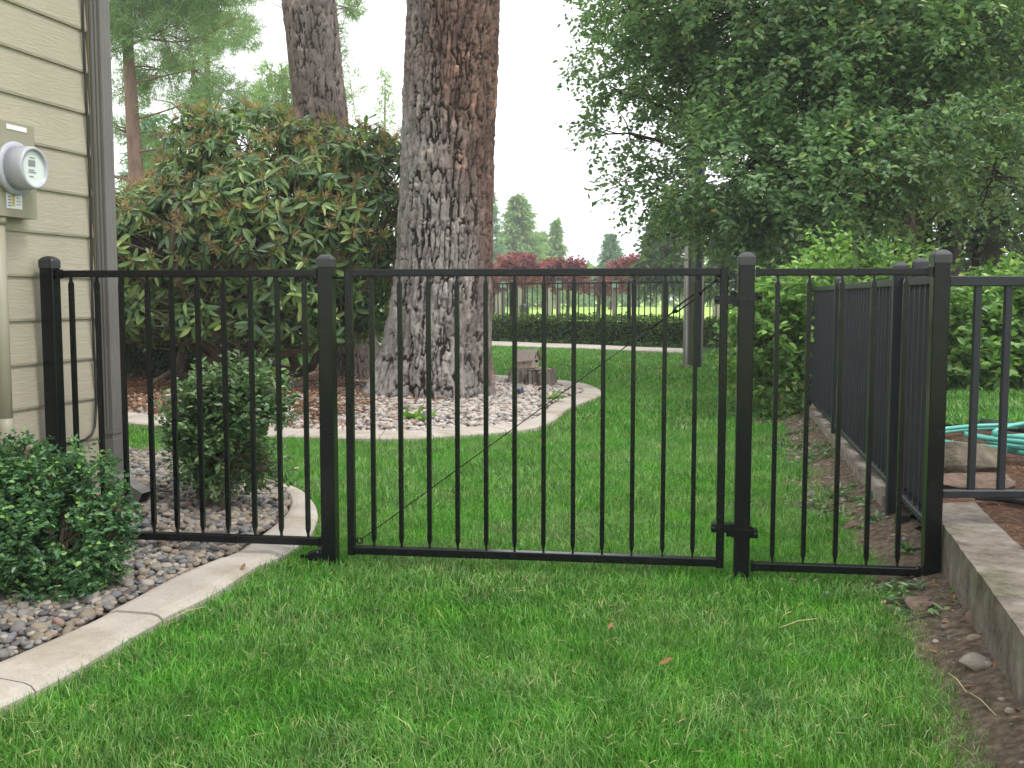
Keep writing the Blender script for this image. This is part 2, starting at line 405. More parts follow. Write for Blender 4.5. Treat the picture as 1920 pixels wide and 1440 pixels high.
M['conduit_blue'] = simple('blue_grey_conduit', [(0.3, (0.07, 0.085, 0.125)), (0.7, (0.10, 0.12, 0.165))], 5, 0.35, 0.5, 0)
M['conduit_pale'] = simple('pale_conduit', [(0.3, (0.42, 0.42, 0.42)), (0.7, (0.52, 0.52, 0.51))], 5, 0.5, 0.4, 0)
M['rock'] = simple('boulder_rock', [(0.25, (0.05, 0.043, 0.032)), (0.5, (0.12, 0.10, 0.072)), (0.78, (0.25, 0.215, 0.155))], 9, 0.85, 0.25, 0.9, 26, 0.02, detail=8)
M['redrock'] = simple('red_brown_rock', [(0.25, (0.085, 0.055, 0.042)), (0.5, (0.16, 0.11, 0.085)), (0.78, (0.27, 0.20, 0.16))], 14, 0.85, 0.25, 0.8, 30, 0.012, detail=8)
M['hose'] = simple('teal_hose', [(0.3, (0.09, 0.40, 0.33)), (0.7, (0.12, 0.46, 0.385))], 8, 0.35, 0.5, 0)
M['rubber'] = simple('black_edging_plastic', [(0.3, (0.025, 0.027, 0.032)), (0.7, (0.05, 0.053, 0.06))], 9, 0.4, 0.5, 0.2)
M['green_box'] = simple('green_box_paint', [(0.3, (0.22, 0.36, 0.28)), (0.7, (0.28, 0.42, 0.33))], 5, 0.5, 0.4, 0)
M['dry'] = simple('dry_leaf', [(0.3, (0.20, 0.10, 0.05)), (0.7, (0.32, 0.17, 0.08))], 30, 0.8, 0.2, 0.3)
M['straw'] = simple('straw', [(0.3, (0.42, 0.36, 0.18)), (0.7, (0.52, 0.45, 0.25))], 30, 0.8, 0.2, 0)
# foliage
RH = [(0.0, (0.048, 0.105, 0.046)), (0.5, (0.10, 0.19, 0.068)), (0.8, (0.17, 0.27, 0.085)), (1.0, (0.30, 0.38, 0.11))]
M['rhodo'] = leaf_mat('rhododendron_leaf', RH, 0.30, 0.26, 0.5, 1.4)
M['rhodo_one'] = leaf_mat('rhododendron_leaf_single', RH, 0.30, 0.26, 0.5, 1.4, obj_random=True)
M['rhodo_new'] = leaf_mat('rhododendron_new_growth', [(0, (0.17, 0.26, 0.05)), (1, (0.27, 0.36, 0.08))], 0.45, 0.3)
M['spent'] = leaf_mat('spent_flower_stalk', [(0, (0.26, 0.19, 0.10)), (0.5, (0.42, 0.33, 0.18)), (0.9, (0.54, 0.43, 0.25)), (1, (0.60, 0.34, 0.26))], 0.7, 0.2, 0.2)
M['box'] = leaf_mat('boxwood_leaf', [(0.0, (0.038, 0.10, 0.052)), (0.5, (0.072, 0.18, 0.082)), (0.82, (0.13, 0.27, 0.10)), (1.0, (0.27, 0.44, 0.13))], 0.38, 0.25, 0.5, 6)
M['euon'] = leaf_mat('small_shrub_leaf', [(0.0, (0.055, 0.12, 0.055)), (0.5, (0.105, 0.20, 0.09)), (0.85, (0.19, 0.31, 0.13)), (1.0, (0.36, 0.46, 0.24))], 0.38, 0.25, 0.5, 5)
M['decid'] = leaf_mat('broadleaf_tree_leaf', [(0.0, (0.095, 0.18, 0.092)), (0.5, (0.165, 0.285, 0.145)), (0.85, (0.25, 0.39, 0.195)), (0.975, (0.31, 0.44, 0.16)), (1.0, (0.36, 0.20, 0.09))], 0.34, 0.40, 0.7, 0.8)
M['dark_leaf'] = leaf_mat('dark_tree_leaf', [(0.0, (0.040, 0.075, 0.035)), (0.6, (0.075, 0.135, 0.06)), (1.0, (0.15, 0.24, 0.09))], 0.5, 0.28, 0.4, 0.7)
M['bright'] = leaf_mat('bright_shrub_leaf', [(0.0, (0.075, 0.17, 0.05)), (0.5, (0.17, 0.33, 0.085)), (0.9, (0.28, 0.46, 0.14)), (1.0, (0.42, 0.50, 0.19))], 0.45, 0.36, 0.4, 1.6)
M['hedge'] = leaf_mat('hedge_leaf', [(0.0, (0.035, 0.075, 0.018)), (0.5, (0.07, 0.14, 0.03)), (0.9, (0.15, 0.25, 0.05)), (1.0, (0.24, 0.34, 0.08))], 0.45, 0.25, 0.4, 1.5)
M['darkhedge'] = leaf_mat('dark_hedge_leaf', [(0.0, (0.035, 0.075, 0.03)), (0.6, (0.06, 0.12, 0.045)), (1.0, (0.16, 0.21, 0.07))], 0.5, 0.2, 0.4, 2)
M['pine_needle'] = leaf_mat('pine_needle', [(0.0, (0.16, 0.27, 0.14)), (0.5, (0.24, 0.36, 0.19)), (1.0, (0.33, 0.44, 0.25))], 0.5, 0.45, 0.4, 0.4, amp=.25)
M['spruce'] = leaf_mat('conifer_spray', [(0.0, (0.17, 0.29, 0.14)), (0.5, (0.25, 0.38, 0.17)), (1.0, (0.36, 0.48, 0.24))], 0.5, 0.42, 0.4, 0.3, amp=.25)
M['spruce_blue'] = leaf_mat('bluish_conifer_spray', [(0.0, (0.13, 0.24, 0.17)), (1.0, (0.25, 0.38, 0.29))], 0.5, 0.4, 0.4, 0.3, amp=.2)
M['redleaf'] = leaf_mat('red_tree_leaf', [(0.0, (0.19, 0.05, 0.065)), (0.5, (0.30, 0.085, 0.105)), (1.0, (0.42, 0.17, 0.17))], 0.5, 0.35, 0.4, 0.5, tcol=(1.3, .8, .8))
M['purpleleaf'] = leaf_mat('purple_tree_leaf', [(0.0, (0.16, 0.055, 0.075)), (1.0, (0.32, 0.11, 0.13))], 0.5, 0.3, 0.4, 0.5, tcol=(1.3, .8, .8))

# ------------------------------------------------------------------ frames of reference
def fence_pt(X, z=0.0): return Vector((X, 3.93 - 0.14 * X, z))
UF = Vector((1, -0.14, 0)).normalized()
NF = Vector((-0.14, -1, 0)).normalized()
FANG = math.atan2(UF.y, UF.x)
def px_on_fence(px):                                    # X where the fence line crosses an image column
    k = (px - 960) / F_PX
    return k * 3.93 * 1.0 / (1 + 0.14 * k)
LPX = px_on_fence(98)
W0 = Vector((LPX - 0.085, fence_pt(LPX).y, 0))          # a point on the house wall
WD = Vector((0.2313, 1, 0)).normalized()
WN = Vector((WD.y, -WD.x, 0))
WANG = math.atan2(WD.y, WD.x) - math.pi / 2
M['siding'] = siding_mat()
def on_wall(px, py, off=0.0):
    d = ray(px, py); p0 = W0 + WN * off
    t = (p0 - CAMP).dot(WN) / d.dot(WN)
    return CAMP + d * t
def wall_s(p): return (p - W0).dot(WD)
def wpt(s, z, off=0.0): return W0 + WD * s + WN * off + Vector((0, 0, z))
S_CORNER = wall_s(on_wall(206, 557))

# ------------------------------------------------------------------ ground, lawn, beds
mb = MB(); mb.add([(-260, -40, -0.03), (260, -40, -0.03), (260, 320, -0.03), (-260, 320, -0.03)], [(0, 1, 2, 3)])
g = mb.build('ground', M['fairway']); g['kind'] = 'structure'

def grid_sheet(name, x0, x1, y0, y1, step, zf, material, mask=None):
    xs = np.arange(x0, x1 + step / 2, step); ys = np.arange(y0, y1 + step / 2, step)
    X, Y = np.meshgrid(xs, ys); P = np.c_[X.ravel(), Y.ravel()]
    V = np.c_[P, zf(P)]
    nx, ny = len(xs), len(ys)
    i = (np.arange(ny - 1)[:, None] * nx + np.arange(nx - 1)[None]).ravel()
    F = np.c_[i, i + 1, i + nx + 1, i + nx]
    if mask is not None:
        C = P[F].mean(1); F = F[mask(C)]
        used = np.unique(F); re = np.full(len(V), -1); re[used] = np.arange(len(used)); V = V[used]; F = re[F]
    o = mobj(name, np_mesh(name, V, [F], True), material)
    o['kind'] = 'structure'
    return o
def lawn_z(P): return 0.012 * (fbm(P, 1.3, 5) - 0.5)
grid_sheet('lawn', -16, 16, -3, 27, 0.25, lawn_z, M['turf'])

KZ = 0.045
outer1 = [at_z(x, y, KZ) for x, y in ((0, 1314), (119, 1258), (217, 1200), (303, 1152), (397, 1110), (487, 1051), (541, 1031), (585, 995), (597, 966), (592, 941), (570, 915), (534, 903), (470, 890), (400, 879), (340, 870), (260, 863), (215, 859))]
inner1 = [at_z(x, y, KZ) for x, y in ((0, 1233), (152, 1168), (235, 1127), (325, 1078), (415, 1042), (444, 1031), (480, 1006), (516, 980), (541, 955), (545, 938), (541, 924), (523, 910), (470, 899), (400, 886), (340, 877), (260, 869), (215, 865))]
d0 = (outer1[0] - outer1[1]).normalized()
outer1 = [outer1[0] + d0 * 1.3 + Vector((-.1, 0, 0))] + outer1
inner1 = [inner1[0] + d0 * 1.1 + Vector((-.1, 0, 0))] + inner1
outer2 = [at_z(x, y, KZ) for x, y in ((130, 779), (235, 789), (330, 798), (480, 812), (560, 816), (650, 819), (780, 819), (880, 811), (967, 806), (1016, 797), (1050, 778), (1060, 765), (1091, 752), (1128, 740), (1131, 731), (1102, 719), (1080, 715), (1036, 710), (958, 704), (900, 699), (820, 692), (700, 684), (600, 680))]
inner2 = [at_z(x, y, KZ) for x, y in ((130, 761), (235, 771), (330, 782), (480, 798), (560, 802), (650, 806), (780, 806), (880, 799), (950, 795), (998, 784), (1024, 768), (1032, 755), (1056, 745), (1088, 736), (1096, 730), (1082, 723), (1062, 719), (1022, 714), (950, 708), (896, 702.5), (816, 695.5), (697, 687), (598, 683))]
def resample(pts, n):
    d = [0]
    for a, b in zip(pts, pts[1:]): d.append(d[-1] + (b - a).length)
    out = []
    for k in range(n):
        t = d[-1] * k / (n - 1); i = max(j for j in range(len(d)) if d[j] <= t + 1e-9); i = min(i, len(pts) - 2)
        out.append(pts[i].lerp(pts[i + 1], (t - d[i]) / max(d[i + 1] - d[i], 1e-9)))
    return out
def smooth_pair(po, pi, n, it=2):
    # resample both edges by the outer edge's parameter so block joints stay square
    d = [0]
    for a, b in zip(po, po[1:]): d.append(d[-1] + (b - a).length)
    o, i2 = [], []
    for k in range(n):
        t = d[-1] * k / (n - 1); j = min(max(q for q in range(len(d)) if d[q] <= t + 1e-9), len(po) - 2)
        f = (t - d[j]) / max(d[j + 1] - d[j], 1e-9)
        o.append(po[j].lerp(po[j + 1], f))
    dense = resample(pi, 900); last = 0                  # inner edge straight across from each outer point
    for p in o:
        near = min(range(last, min(len(dense), last + 120)), key=lambda q: (dense[q] - p).length)
        last = near; i2.append(dense[near].copy())
    for _ in range(it + 3):
        for L in (o, i2):
            c = [p.copy() for p in L]
            for k in range(1, n - 1): L[k] = (c[k - 1] + c[k] * 2 + c[k + 1]) / 4
    return o, i2, d[-1]
def kerb(name, po, pi, block, h, joints=None):
    root = bpy.data.objects.new(name, None); COL.objects.link(root); root['kind'] = 'structure'
    n = 140
    o, i2, tot = smooth_pair(po, pi, n)
    nb = max(1, round(tot / block)); r = random.Random(3)
    cuts = [0] + sorted(min(n - 2, max(1, round((n - 1) * (k + r.uniform(-.22, .22)) / nb))) for k in range(1, nb)) + [n - 1]
    if joints: cuts = [0] + sorted(min(range(1, n - 1), key=lambda q: (o[q] - p).length) for p in joints) + [n - 1]
    for a, b in zip(cuts, cuts[1:]):
        if b <= a: continue
        m = MB(); vs, fs = [], []
        dz = r.uniform(-.004, .004)
        for q in range(a, b + 1):
            e = 0.0
            O, I = o[q].copy(), i2[q].copy()
            if q == a and a > 0: O = O.lerp(o[q + 1], min(.5, .003 / max((o[q + 1] - O).length, .006))); I = I.lerp(i2[q + 1], min(.5, .003 / max((i2[q + 1] - I).length, .006)))
            if q == b and b < n - 1: O = O.lerp(o[q - 1], min(.5, .003 / max((o[q - 1] - O).length, .006))); I = I.lerp(i2[q - 1], min(.5, .003 / max((i2[q - 1] - I).length, .006)))
            w = (I - O); wl_ = w.length
            for t, z in ((0, -.06), (0, h - .018), (.015 / wl_, h - .005), (.04 / wl_, h), (1 - .04 / wl_, h), (1 - .015 / wl_, h - .005), (1, h - .018), (1, -.06)):
                p = O + w * t; vs.append((p.x, p.y, z + (dz if z > 0 else 0)))
        for q in range(b - a):
            for k in range(7): fs.append((q * 8 + k, (q + 1) * 8 + k, (q + 1) * 8 + k + 1, q * 8 + k + 1))
        fs.append(tuple(range(8))); fs.append(tuple((b - a) * 8 + k for k in range(7, -1, -1)))
        m.add(vs, fs); m.build('kerb_block', M['concrete'], root)
    return o, i2
ko1, ki1 = kerb('kerb', outer1, inner1, 0.66, KZ, [at_z(x, y, KZ) for x, y in ((60, 1287), (303, 1152), (487, 1051), (560, 1015), (594, 945), (500, 896), (400, 879))])
ko2, ki2 = kerb('kerb', outer2, inner2, 0.62, KZ)
h0, h1 = at_z(640, 624, KZ), at_z(1290, 657, KZ)
hk_o = [at_z(x, y, KZ) for x, y in ((560, 645), (760, 644), (920, 646), (1100, 652), (1286, 660))]
hk_i = [at_z(x, y, KZ) for x, y in ((560, 638), (760, 637), (920, 639.5), (1100, 645.5), (1286, 654))]
kerb('kerb', hk_o, hk_i, 1.5, KZ)

bed1 = [(p.x, p.y) for p in ko1] + [(wpt(S_CORNER - .1, 0, -.3).x, wpt(S_CORNER - .1, 0, -.3).y), (wpt(S_CORNER - .1, 0, -.05).x, wpt(S_CORNER - .1, 0, -.05).y), (wpt(-2.6, 0).x, wpt(-2.6, 0).y)]
bed1_in = [(p.x, p.y) for p in ki1] + bed1[-3:]
bed2 = [(p.x, p.y) for p in ko2] + [(-8.5, 17.5), (-8.5, 10.5)]
bed2_in = [(p.x, p.y) for p in ki2] + [(-8.5, 17.5), (-8.5, 10.5)]
def seg_dist(P, pts):
    best = np.full(len(P), 9e9)
    for a, b in zip(pts, pts[1:]):
        a, b = np.array(a[:2]), np.array(b[:2]); ab = b - a
        t = np.clip(((P - a) @ ab) / max(ab @ ab, 1e-9), 0, 1)
        best = np.minimum(best, np.linalg.norm(P - a - t[:, None] * ab, axis=1))
    return best
def wall_dist(P): return (P[:, 0] - W0.x) * WN.x + (P[:, 1] - W0.y) * WN.y
def bed1_z(P): return 0.022 + 0.10 * np.exp(-np.maximum(wall_dist(P), 0) / .3) + 0.015 * (fbm(P, 3, 9) - .5)
def bed2_z(P): return 0.010 + np.clip(seg_dist(P, ki2) * .05, 0, .035) + 0.02 * (fbm(P, 1.5, 19) - .5)
grid_sheet('flower_bed', -3.2, -.8, 1.2, 7.2, .05, bed1_z, M['bed_soil'], lambda C: inside(C, bed1_in))
grid_sheet('tree_bed', -8.5, 1.2, 7.6, 17.5, .06, bed2_z, M['bed_soil'], lambda C: inside(C, bed2_in))

# right side: receding fence line, footing, raised bed
def XR(Y): return 1.565 + 0.195 * (Y - 3.78)
UR = Vector((0.195, 1, 0)).normalized()
NR = Vector((-UR.y, UR.x, 0))                            # towards the lawn
WALL_P = [(1.247, 2.50), (1.555, 3.70), (1.66, 4.12)]
bed_poly = [(1.35, 2.2), (1.72, 3.72), (1.78, 4.2), (XR(4.3) + .03, 4.3), (XR(30) + .03, 30), (20, 30), (20, 1.5), (1.15, 1.5)]
def bedR_z(P): return 0.225 + 0.03 * (fbm(P, 2.2, 29) - .5) + np.clip((P[:, 1] - 12) * .004, 0, .05)
grid_sheet('raised_bed', .6, 12, 1.2, 22, .1, bedR_z, M['mulch'], lambda C: ((C[:, 0] > XR(C[:, 1]) + .05) & (C[:, 1] > 4.05)) | ((C[:, 0] > 1.40 + .2566 * (C[:, 1] - 2.5)) & (C[:, 1] <= 4.05)))
def lawnR_mask(C): return (C[:, 0] > XR(C[:, 1]) + .12 + .1 * fbm(C, 3, 3)) & (C[:, 1] > 6.55 + .12 * np.sin(C[:, 0] * 3) - .35 * (C[:, 0] - 3.0)) & (C[:, 1] < 9.2)
grid_sheet('side_lawn', 2, 9, 5, 9.2, .1, lambda P: bedR_z(P) + .012, M['turf'], lawnR_mask)
# dirt strip at the foot of fence and wall
def strip_x(Y): return np.where(Y < 3.75, 1.247 + .2566 * (Y - 2.5), XR(Y))
def dirt_amt(P):
    """1 against the fence or wall, fading into the lawn"""
    d = strip_x(P[:, 1]) - P[:, 0]
    w = 0.07 + .08 * np.clip((P[:, 1] - 2.5), 0, 1) + .14 * np.clip((P[:, 1] - 3.6) / 1.2, 0, 1) + .10 * np.clip((P[:, 1] - 6) / 3, 0, 1)
    w = w + .10 * np.exp(-((P[:, 1] - 3.55) / .25) ** 2)
    return np.clip(1.5 - d / np.maximum(w, .02) + (fbm(P, 4.0, 41) - .5) * 3.4, 0, 1) * (d > -.3)
def dirt_z(P):
    d = strip_x(P[:, 1]) - P[:, 0]
    return -.012 + .016 * dirt_amt(P) + np.clip(.26 - d, 0, .4) * np.where(P[:, 1] < 3.9, .24, .35) + .022 * (fbm(P, 7, 43) - .5) * dirt_amt(P)
grid_sheet('dirt_strip', -.2, 4.6, 1.4, 15, .04, dirt_z, M['soil'], lambda C: (C[:, 0] < strip_x(C[:, 1]) + .04) & (C[:, 0] > strip_x(C[:, 1]) - 1.35))

# ------------------------------------------------------------------ grass blades
rng = np.random.default_rng(7)
def grass_density(P):
    k = np.ones(len(P))
    k[inside(P, bed1)] = 0; k[inside(P, bed2)] = 0
    k[wall_dist(P) < 0.05] *= (P[wall_dist(P) < 0.05][:, 1] > W0.y + S_CORNER + .3)
    k[P[:, 0] > strip_x(P[:, 1]) - .01] = 0
    k *= np.clip(1.15 - dirt_amt(P) * 1.05, np.where(P[:, 1] > 4.0, .20, .03) * (fbm(P, 5, 91) > .47), 1)
    for X in (-.722, .866):                              # thin worn turf round the gate posts
        q = fence_pt(X); d = np.hypot(P[:, 0] - q.x, P[:, 1] - q.y)
        k *= np.clip(.35 + d / .22, 0, 1)
    hk = np.array([(p.x, p.y) for p in hk_o]); k[P[:, 1] > np.interp(P[:, 0], hk[:, 0], hk[:, 1]) - .02] = 0
    return k
def sample_frustum(y0, y1, dens):
    area_x = lambda Y: (-(Y * .52 + .5), Y * .52 + .5)
    n = int((y1 - y0) * (y1 * 1.04 + 1.8) * dens)
    Y = rng.uniform(y0, y1, n); X = rng.uniform(-(y1 * .52 + .9), y1 * .52 + .9, n)
    P = np.c_[X, Y]; P = P[np.abs(X) < Y * .52 + .9]
    return P[rng.random(len(P)) < grass_density(P)]
parts = []
def blades(P, zf, hmul, w, single):
    n = len(P)
    patch = fbm(P, 1.7, 61); P3 = np.c_[P, zf(P)]
    h = hmul * rng.uniform(.5, 1.25, n) * (.75 + .6 * patch)
    flow = 2 * np.pi * fbm(P, .9, 71) * 2
    th = flow + rng.normal(0, 1.9, n)
    lean = rng.uniform(.05, .95, n) * (.5 + .9 * fbm(P, 2.3, 81))
    A = np.c_[np.cos(th) * lean, np.sin(th) * lean, np.ones(n)]; A = norm(A)
    ph = rng.uniform(0, np.pi, n); sd = np.c_[np.cos(ph), np.sin(ph), np.zeros(n)] * (w * rng.uniform(.6, 1.2, n))[:, None] * .5
    tip = P3 + A * h[:, None] + np.c_[np.cos(th), np.sin(th), -np.ones(n) * .45] * (h * lean * .5)[:, None]
    b = np.arange(n)[:, None]
    if single:
        return np.stack([P3 - sd, P3 + sd, tip], 1).reshape(-1, 3), [b * 3 + np.array([0, 1, 2])]
    mid = P3 + A * (h * .55)[:, None]
    return np.stack([P3 - sd, P3 + sd, mid + sd * .8, mid - sd * .8, tip], 1).reshape(-1, 3), [b * 5 + np.array([0, 1, 2, 3]), b * 5 + np.array([3, 2, 4])]
parts.append(blades(sample_frustum(1.7, 3.2, 23000), lawn_z, .043, .0031, False))
parts.append(blades(sample_frustum(3.2, 5.0, 13000), lawn_z, .044, .0040, False))
parts.append(blades(sample_frustum(5.0, 8.0, 6200), lawn_z, .047, .0066, True))
parts.append(blades(sample_frustum(8.0, 13.0, 2100), lawn_z, .052, .0115, True))
parts.append(blades(sample_frustum(13.0, 24.5, 700), lawn_z, .055, .021, True))
P = sample_frustum(1.7, 5.5, 110)                       # dead thatch lying between the blades
n = len(P); th = rng.uniform(0, 6.283, n)
THV, THF = leaves(np.c_[P, lawn_z(P) + rng.uniform(.012, .034, n)], np.c_[np.cos(th), np.sin(th), rng.normal(0, .25, n)], np.tile((0, 0, 1.), (n, 1)), rng.uniform(.02, .06, n), rng.uniform(.002, .0045, n), 'diamond')
P = sample_frustum(1.7, 6, 200)                         # odd taller stalks the mower missed
parts.append(blades(P, lawn_z, .075, .0034, False))
V, Fc = merge(parts)
tag(mobj('thatch', np_mesh('thatch', THV, THF), M['straw']), 'dead straw coloured thatch between the near grass blades', 'thatch', kind='stuff')
tag(mobj('grass', np_mesh('grass', V, Fc), M['grass']), 'mown green lawn grass around the fence and gate', 'grass', kind='stuff')
P = np.c_[rng.uniform(2.0, 7, 26000), rng.uniform(5.2, 9.2, 26000)]; P = P[lawnR_mask(P) & (P[:, 0] < P[:, 1] * .56 + .5)]
V, Fc = blades(P, lambda Q: bedR_z(Q) + .01, .055, .009, True)
tag(mobj('grass', np_mesh('side_grass', V, Fc), M['grass']), 'strip of grass beyond the teal hose on the raised side', 'grass', kind='stuff')

# ------------------------------------------------------------------ pebbles
def pebble_shape(r):
    vs, fs = [], []
    k = 7
    vs.append((0, 0, -1))
    for ph in (-.62, 0.0, .62):
        for j in range(k):
            a = 2 * math.pi * (j + (.5 if ph == 0 else 0)) / k
            vs.append((math.cos(a) * math.cos(ph * 1.2), math.sin(a) * math.cos(ph * 1.2), math.sin(ph * 1.2)))
    vs.append((0, 0, 1))
    for j in range(k):
        fs.append((0, 1 + (j + 1) % k, 1 + j))
        for q in range(2):
            a, b, c, d = 1 + q * k + j, 1 + q * k + (j + 1) % k, 1 + (q + 1) * k + (j + 1) % k, 1 + (q + 1) * k + j
            fs += [(a, b, c), (a, c, d)]
        fs.append((1 + 2 * k + j, 1 + 2 * k + (j + 1) % k, 1 + 3 * k))
    V = np.array(vs) * (1 + r.normal(0, .07, (len(vs), 1)))
    return V, np.array(fs)
prng = np.random.default_rng(11)
PSHAPES = [pebble_shape(prng) for _ in range(7)]
PMESH = [np_mesh('pebble', V, [F], True) for V, F in PSHAPES]
for me in PMESH: me.materials.append(M['pebble_one'])
PMESH2 = [np_mesh('pale_pebble', V, [F], True) for V, F in PSHAPES]
for me in PMESH2: me.materials.append(M['pebble2_one'])
def scatter_pebbles(bed_obj, P, zf, sz, n_single, meshes, mat_stuff, stuff_name):
    n = len(P)
    sx = sz * np.clip(np.exp(prng.normal(0, .26, n)), .6, 1.7); sy = sx * prng.uniform(.6, .95, n); s3 = sx * prng.uniform(.38, .62, n)
    z = zf(P) + s3 * prng.uniform(.3, 1.3, n)
    yaw = prng.uniform(0, 6.283, n); tx = prng.normal(0, .28, n); ty = prng.normal(0, .28, n)
    d = np.hypot(P[:, 0], P[:, 1]); vis = sx / d * (np.abs(P[:, 0]) < P[:, 1] * .5)
    order = np.argsort(-vis); single = order[:n_single]; rest = order[n_single:]
    for q in single:
        o = bpy.data.objects.new('pebble', meshes[q % len(meshes)])
        o.location = (P[q, 0], P[q, 1], z[q]); o.rotation_euler = (tx[q], ty[q], yaw[q]); o.scale = (sx[q], sy[q], s3[q])
        COL.objects.link(o); o.parent = bed_obj
    pl = []
    for k, (V, F) in enumerate(PSHAPES):
        idx = rest[rest % len(PSHAPES) == k]
        if not len(idx): continue
        W = V[None] * np.c_[sx[idx], sy[idx], s3[idx]][:, None, :]
        cx, sxn = np.cos(tx[idx])[:, None], np.sin(tx[idx])[:, None]
        y1, z1 = W[..., 1] * cx - W[..., 2] * sxn, W[..., 1] * sxn + W[..., 2] * cx
        cz, szn = np.cos(yaw[idx])[:, None], np.sin(yaw[idx])[:, None]
        W = np.stack([W[..., 0] * cz - y1 * szn, W[..., 0] * szn + y1 * cz, z1], -1) + np.c_[P[idx], z[idx]][:, None, :]
        pl.append((W.reshape(-1, 3), [(np.arange(len(idx))[:, None, None] * len(V) + F[None]).reshape(-1, 3)]))
    V, F = merge(pl)
    o = mobj(stuff_name, np_mesh(stuff_name, V, F, True), mat_stuff, bed_obj); o['kind'] = 'stuff'
def jitter_grid(x0, x1, y0, y1, step, mask, r):
    X, Y = np.meshgrid(np.arange(x0, x1, step), np.arange(y0, y1, step)); P = np.c_[X.ravel(), Y.ravel()]
    P = P + r.uniform(-.5, .5, P.shape) * step
    return P[mask(P)]
bed1_o = [o for o in COL.objects if o.name == 'flower_bed'][0]
bed2_o = [o for o in COL.objects if o.name == 'tree_bed'][0]
m1 = lambda C: inside(C, bed1_in) & ((wall_dist(C) > .02) | (C[:, 1] > W0.y + S_CORNER)) & (seg_dist(C, ki1) > .012)
P = np.concatenate([jitter_grid(-3.2, -.8, 1.6, 7.2, .0275, m1, prng), jitter_grid(-3.2, -.8, 1.6, 7.2, .043, m1, prng)])
scatter_pebbles(bed1_o, P, bed1_z, .0182, 300, PMESH, M['pebble'], 'pebbles')
def m2(C):
    # pale stones lie thick on the near and right side, thinner under the shrub
    k = np.clip(1.2 - np.clip(-C[:, 0] - 1.6, 0, 9) * .45 - np.clip(C[:, 1] - 11.2, 0, 9) * .2 * (C[:, 0] < 0), .12, 1)
    front = seg_dist(C, ki2[:80]) < .75
    k = np.where(front, np.maximum(k, .5), k)
    return inside(C, bed2_in) & (seg_dist(C, ki2) > .02) & (prng.random(len(C)) < k) & (np.abs(C[:, 0]) < C[:, 1] * .52 + .4)
P = jitter_grid(-7, 1.2, 7.6, 15.5, .046, m2, prng)
scatter_pebbles(bed2_o, P, bed2_z, .0265, 160, PMESH2, M['pebble2'], 'pebbles')
# dry needles and bark bits lying on the tree bed
P = np.c_[prng.uniform(-7, 1.1, 60000), prng.uniform(7.8, 15, 60000)]
k = np.clip((-P[:, 0] - .5) * .8, .05, 1) * np.clip((fbm(P, 1.8, 13) - .34) * 5, 0, 1) * np.clip(.35 + seg_dist(P, ki2[:90]) * 1.2, 0, 1)
P = P[inside(P, bed2_in) & (prng.random(len(P)) < k)]
n = len(P); th = prng.uniform(0, 6.28, n)
V, Fc = leaves(np.c_[P, bed2_z(P) + prng.uniform(.02, .055, n)], np.c_[np.cos(th), np.sin(th), prng.normal(0, .25, n)], np.tile((0, 0, 1.), (n, 1)), prng.uniform(.04, .11, n), prng.uniform(.008, .025, n), 'diamond')
o = mobj('needle_litter', np_mesh('needle_litter', V, Fc), M['needle_litter'], bed2_o); o['kind'] = 'stuff'
P = np.c_[prng.uniform(-3, -.8, 900), prng.uniform(2, 7, 900)]; P = P[m1(P) & (fbm(P, 3, 17) > .5)]
n = len(P); th = prng.uniform(0, 6.28, n)
V, Fc = leaves(np.c_[P, bed1_z(P) + prng.uniform(.03, .05, n)], np.c_[np.cos(th), np.sin(th), prng.normal(0, .25, n)], np.tile((0, 0, 1.), (n, 1)), prng.uniform(.02, .07, n), prng.uniform(.003, .01, n), 'diamond')
o = mobj('needle_litter', np_mesh('needle_litter', V, Fc), M['needle_litter'], bed1_o); o['kind'] = 'stuff'

# ------------------------------------------------------------------ house
house = thing('house', 'house with tan lap siding and a brown downspout at its corner', 'house', W0)
z0 = on_wall(175, 745).z; EXPO = (on_wall(175, 143).z - z0) / 8
def board(sa, sb, zb, parent):
    m = MB(); vs = []
    for s in (sa, sb):
        vs += [wpt(s, zb, .0), wpt(s, zb - .004, .021), wpt(s, zb + .006, .0235), wpt(s, zb + EXPO + .004, .0115), wpt(s, zb + EXPO + .004, .0)]
    m.add(vs, [(0, 5, 6, 1), (1, 6, 7, 2), (2, 7, 8, 3), (3, 8, 9, 4), (4, 9, 5, 0), (0, 1, 2, 3, 4), (9, 8, 7, 6, 5)])
    return m.build('siding_board', M['siding'], parent)
S_TRIM = wall_s(on_wall(170.5, 557))
k = 0
while True:
    zb = z0 + EXPO * (k - 3)
    if zb > 3.6: break
    if k % 3 == 1:
        board(-3.2, -.9, zb, house); board(-.896, S_TRIM, zb, house)
    elif k % 3 == 2:
        board(-3.2, -1.9, zb, house); board(-1.896, S_TRIM, zb, house)
    else: board(-3.2, S_TRIM, zb, house)
    k += 1
m = MB(); a, b = wpt(-3.2, -.05), wpt(S_CORNER, -.05)
Lw = WN * -1.0
vs = [a, b, b + Lw * 6, a + Lw * 6]; vs += [v + Vector((0, 0, 4.2)) for v in vs]
m.add(vs, [(3, 2, 1, 0), (4, 5, 6, 7), (0, 1, 5, 4), (1, 2, 6, 5), (2, 3, 7, 6), (3, 0, 4, 7)])
m.build('wall', M['siding'], house)
m = MB(); cz = 1.85
c = wpt((S_TRIM + .002 + S_CORNER) / 2, cz, .012); m.box(c, (.026, S_CORNER - S_TRIM - .004, 3.7), (WN.x, WN.y)); m.build('corner_board', M['trim'], house)
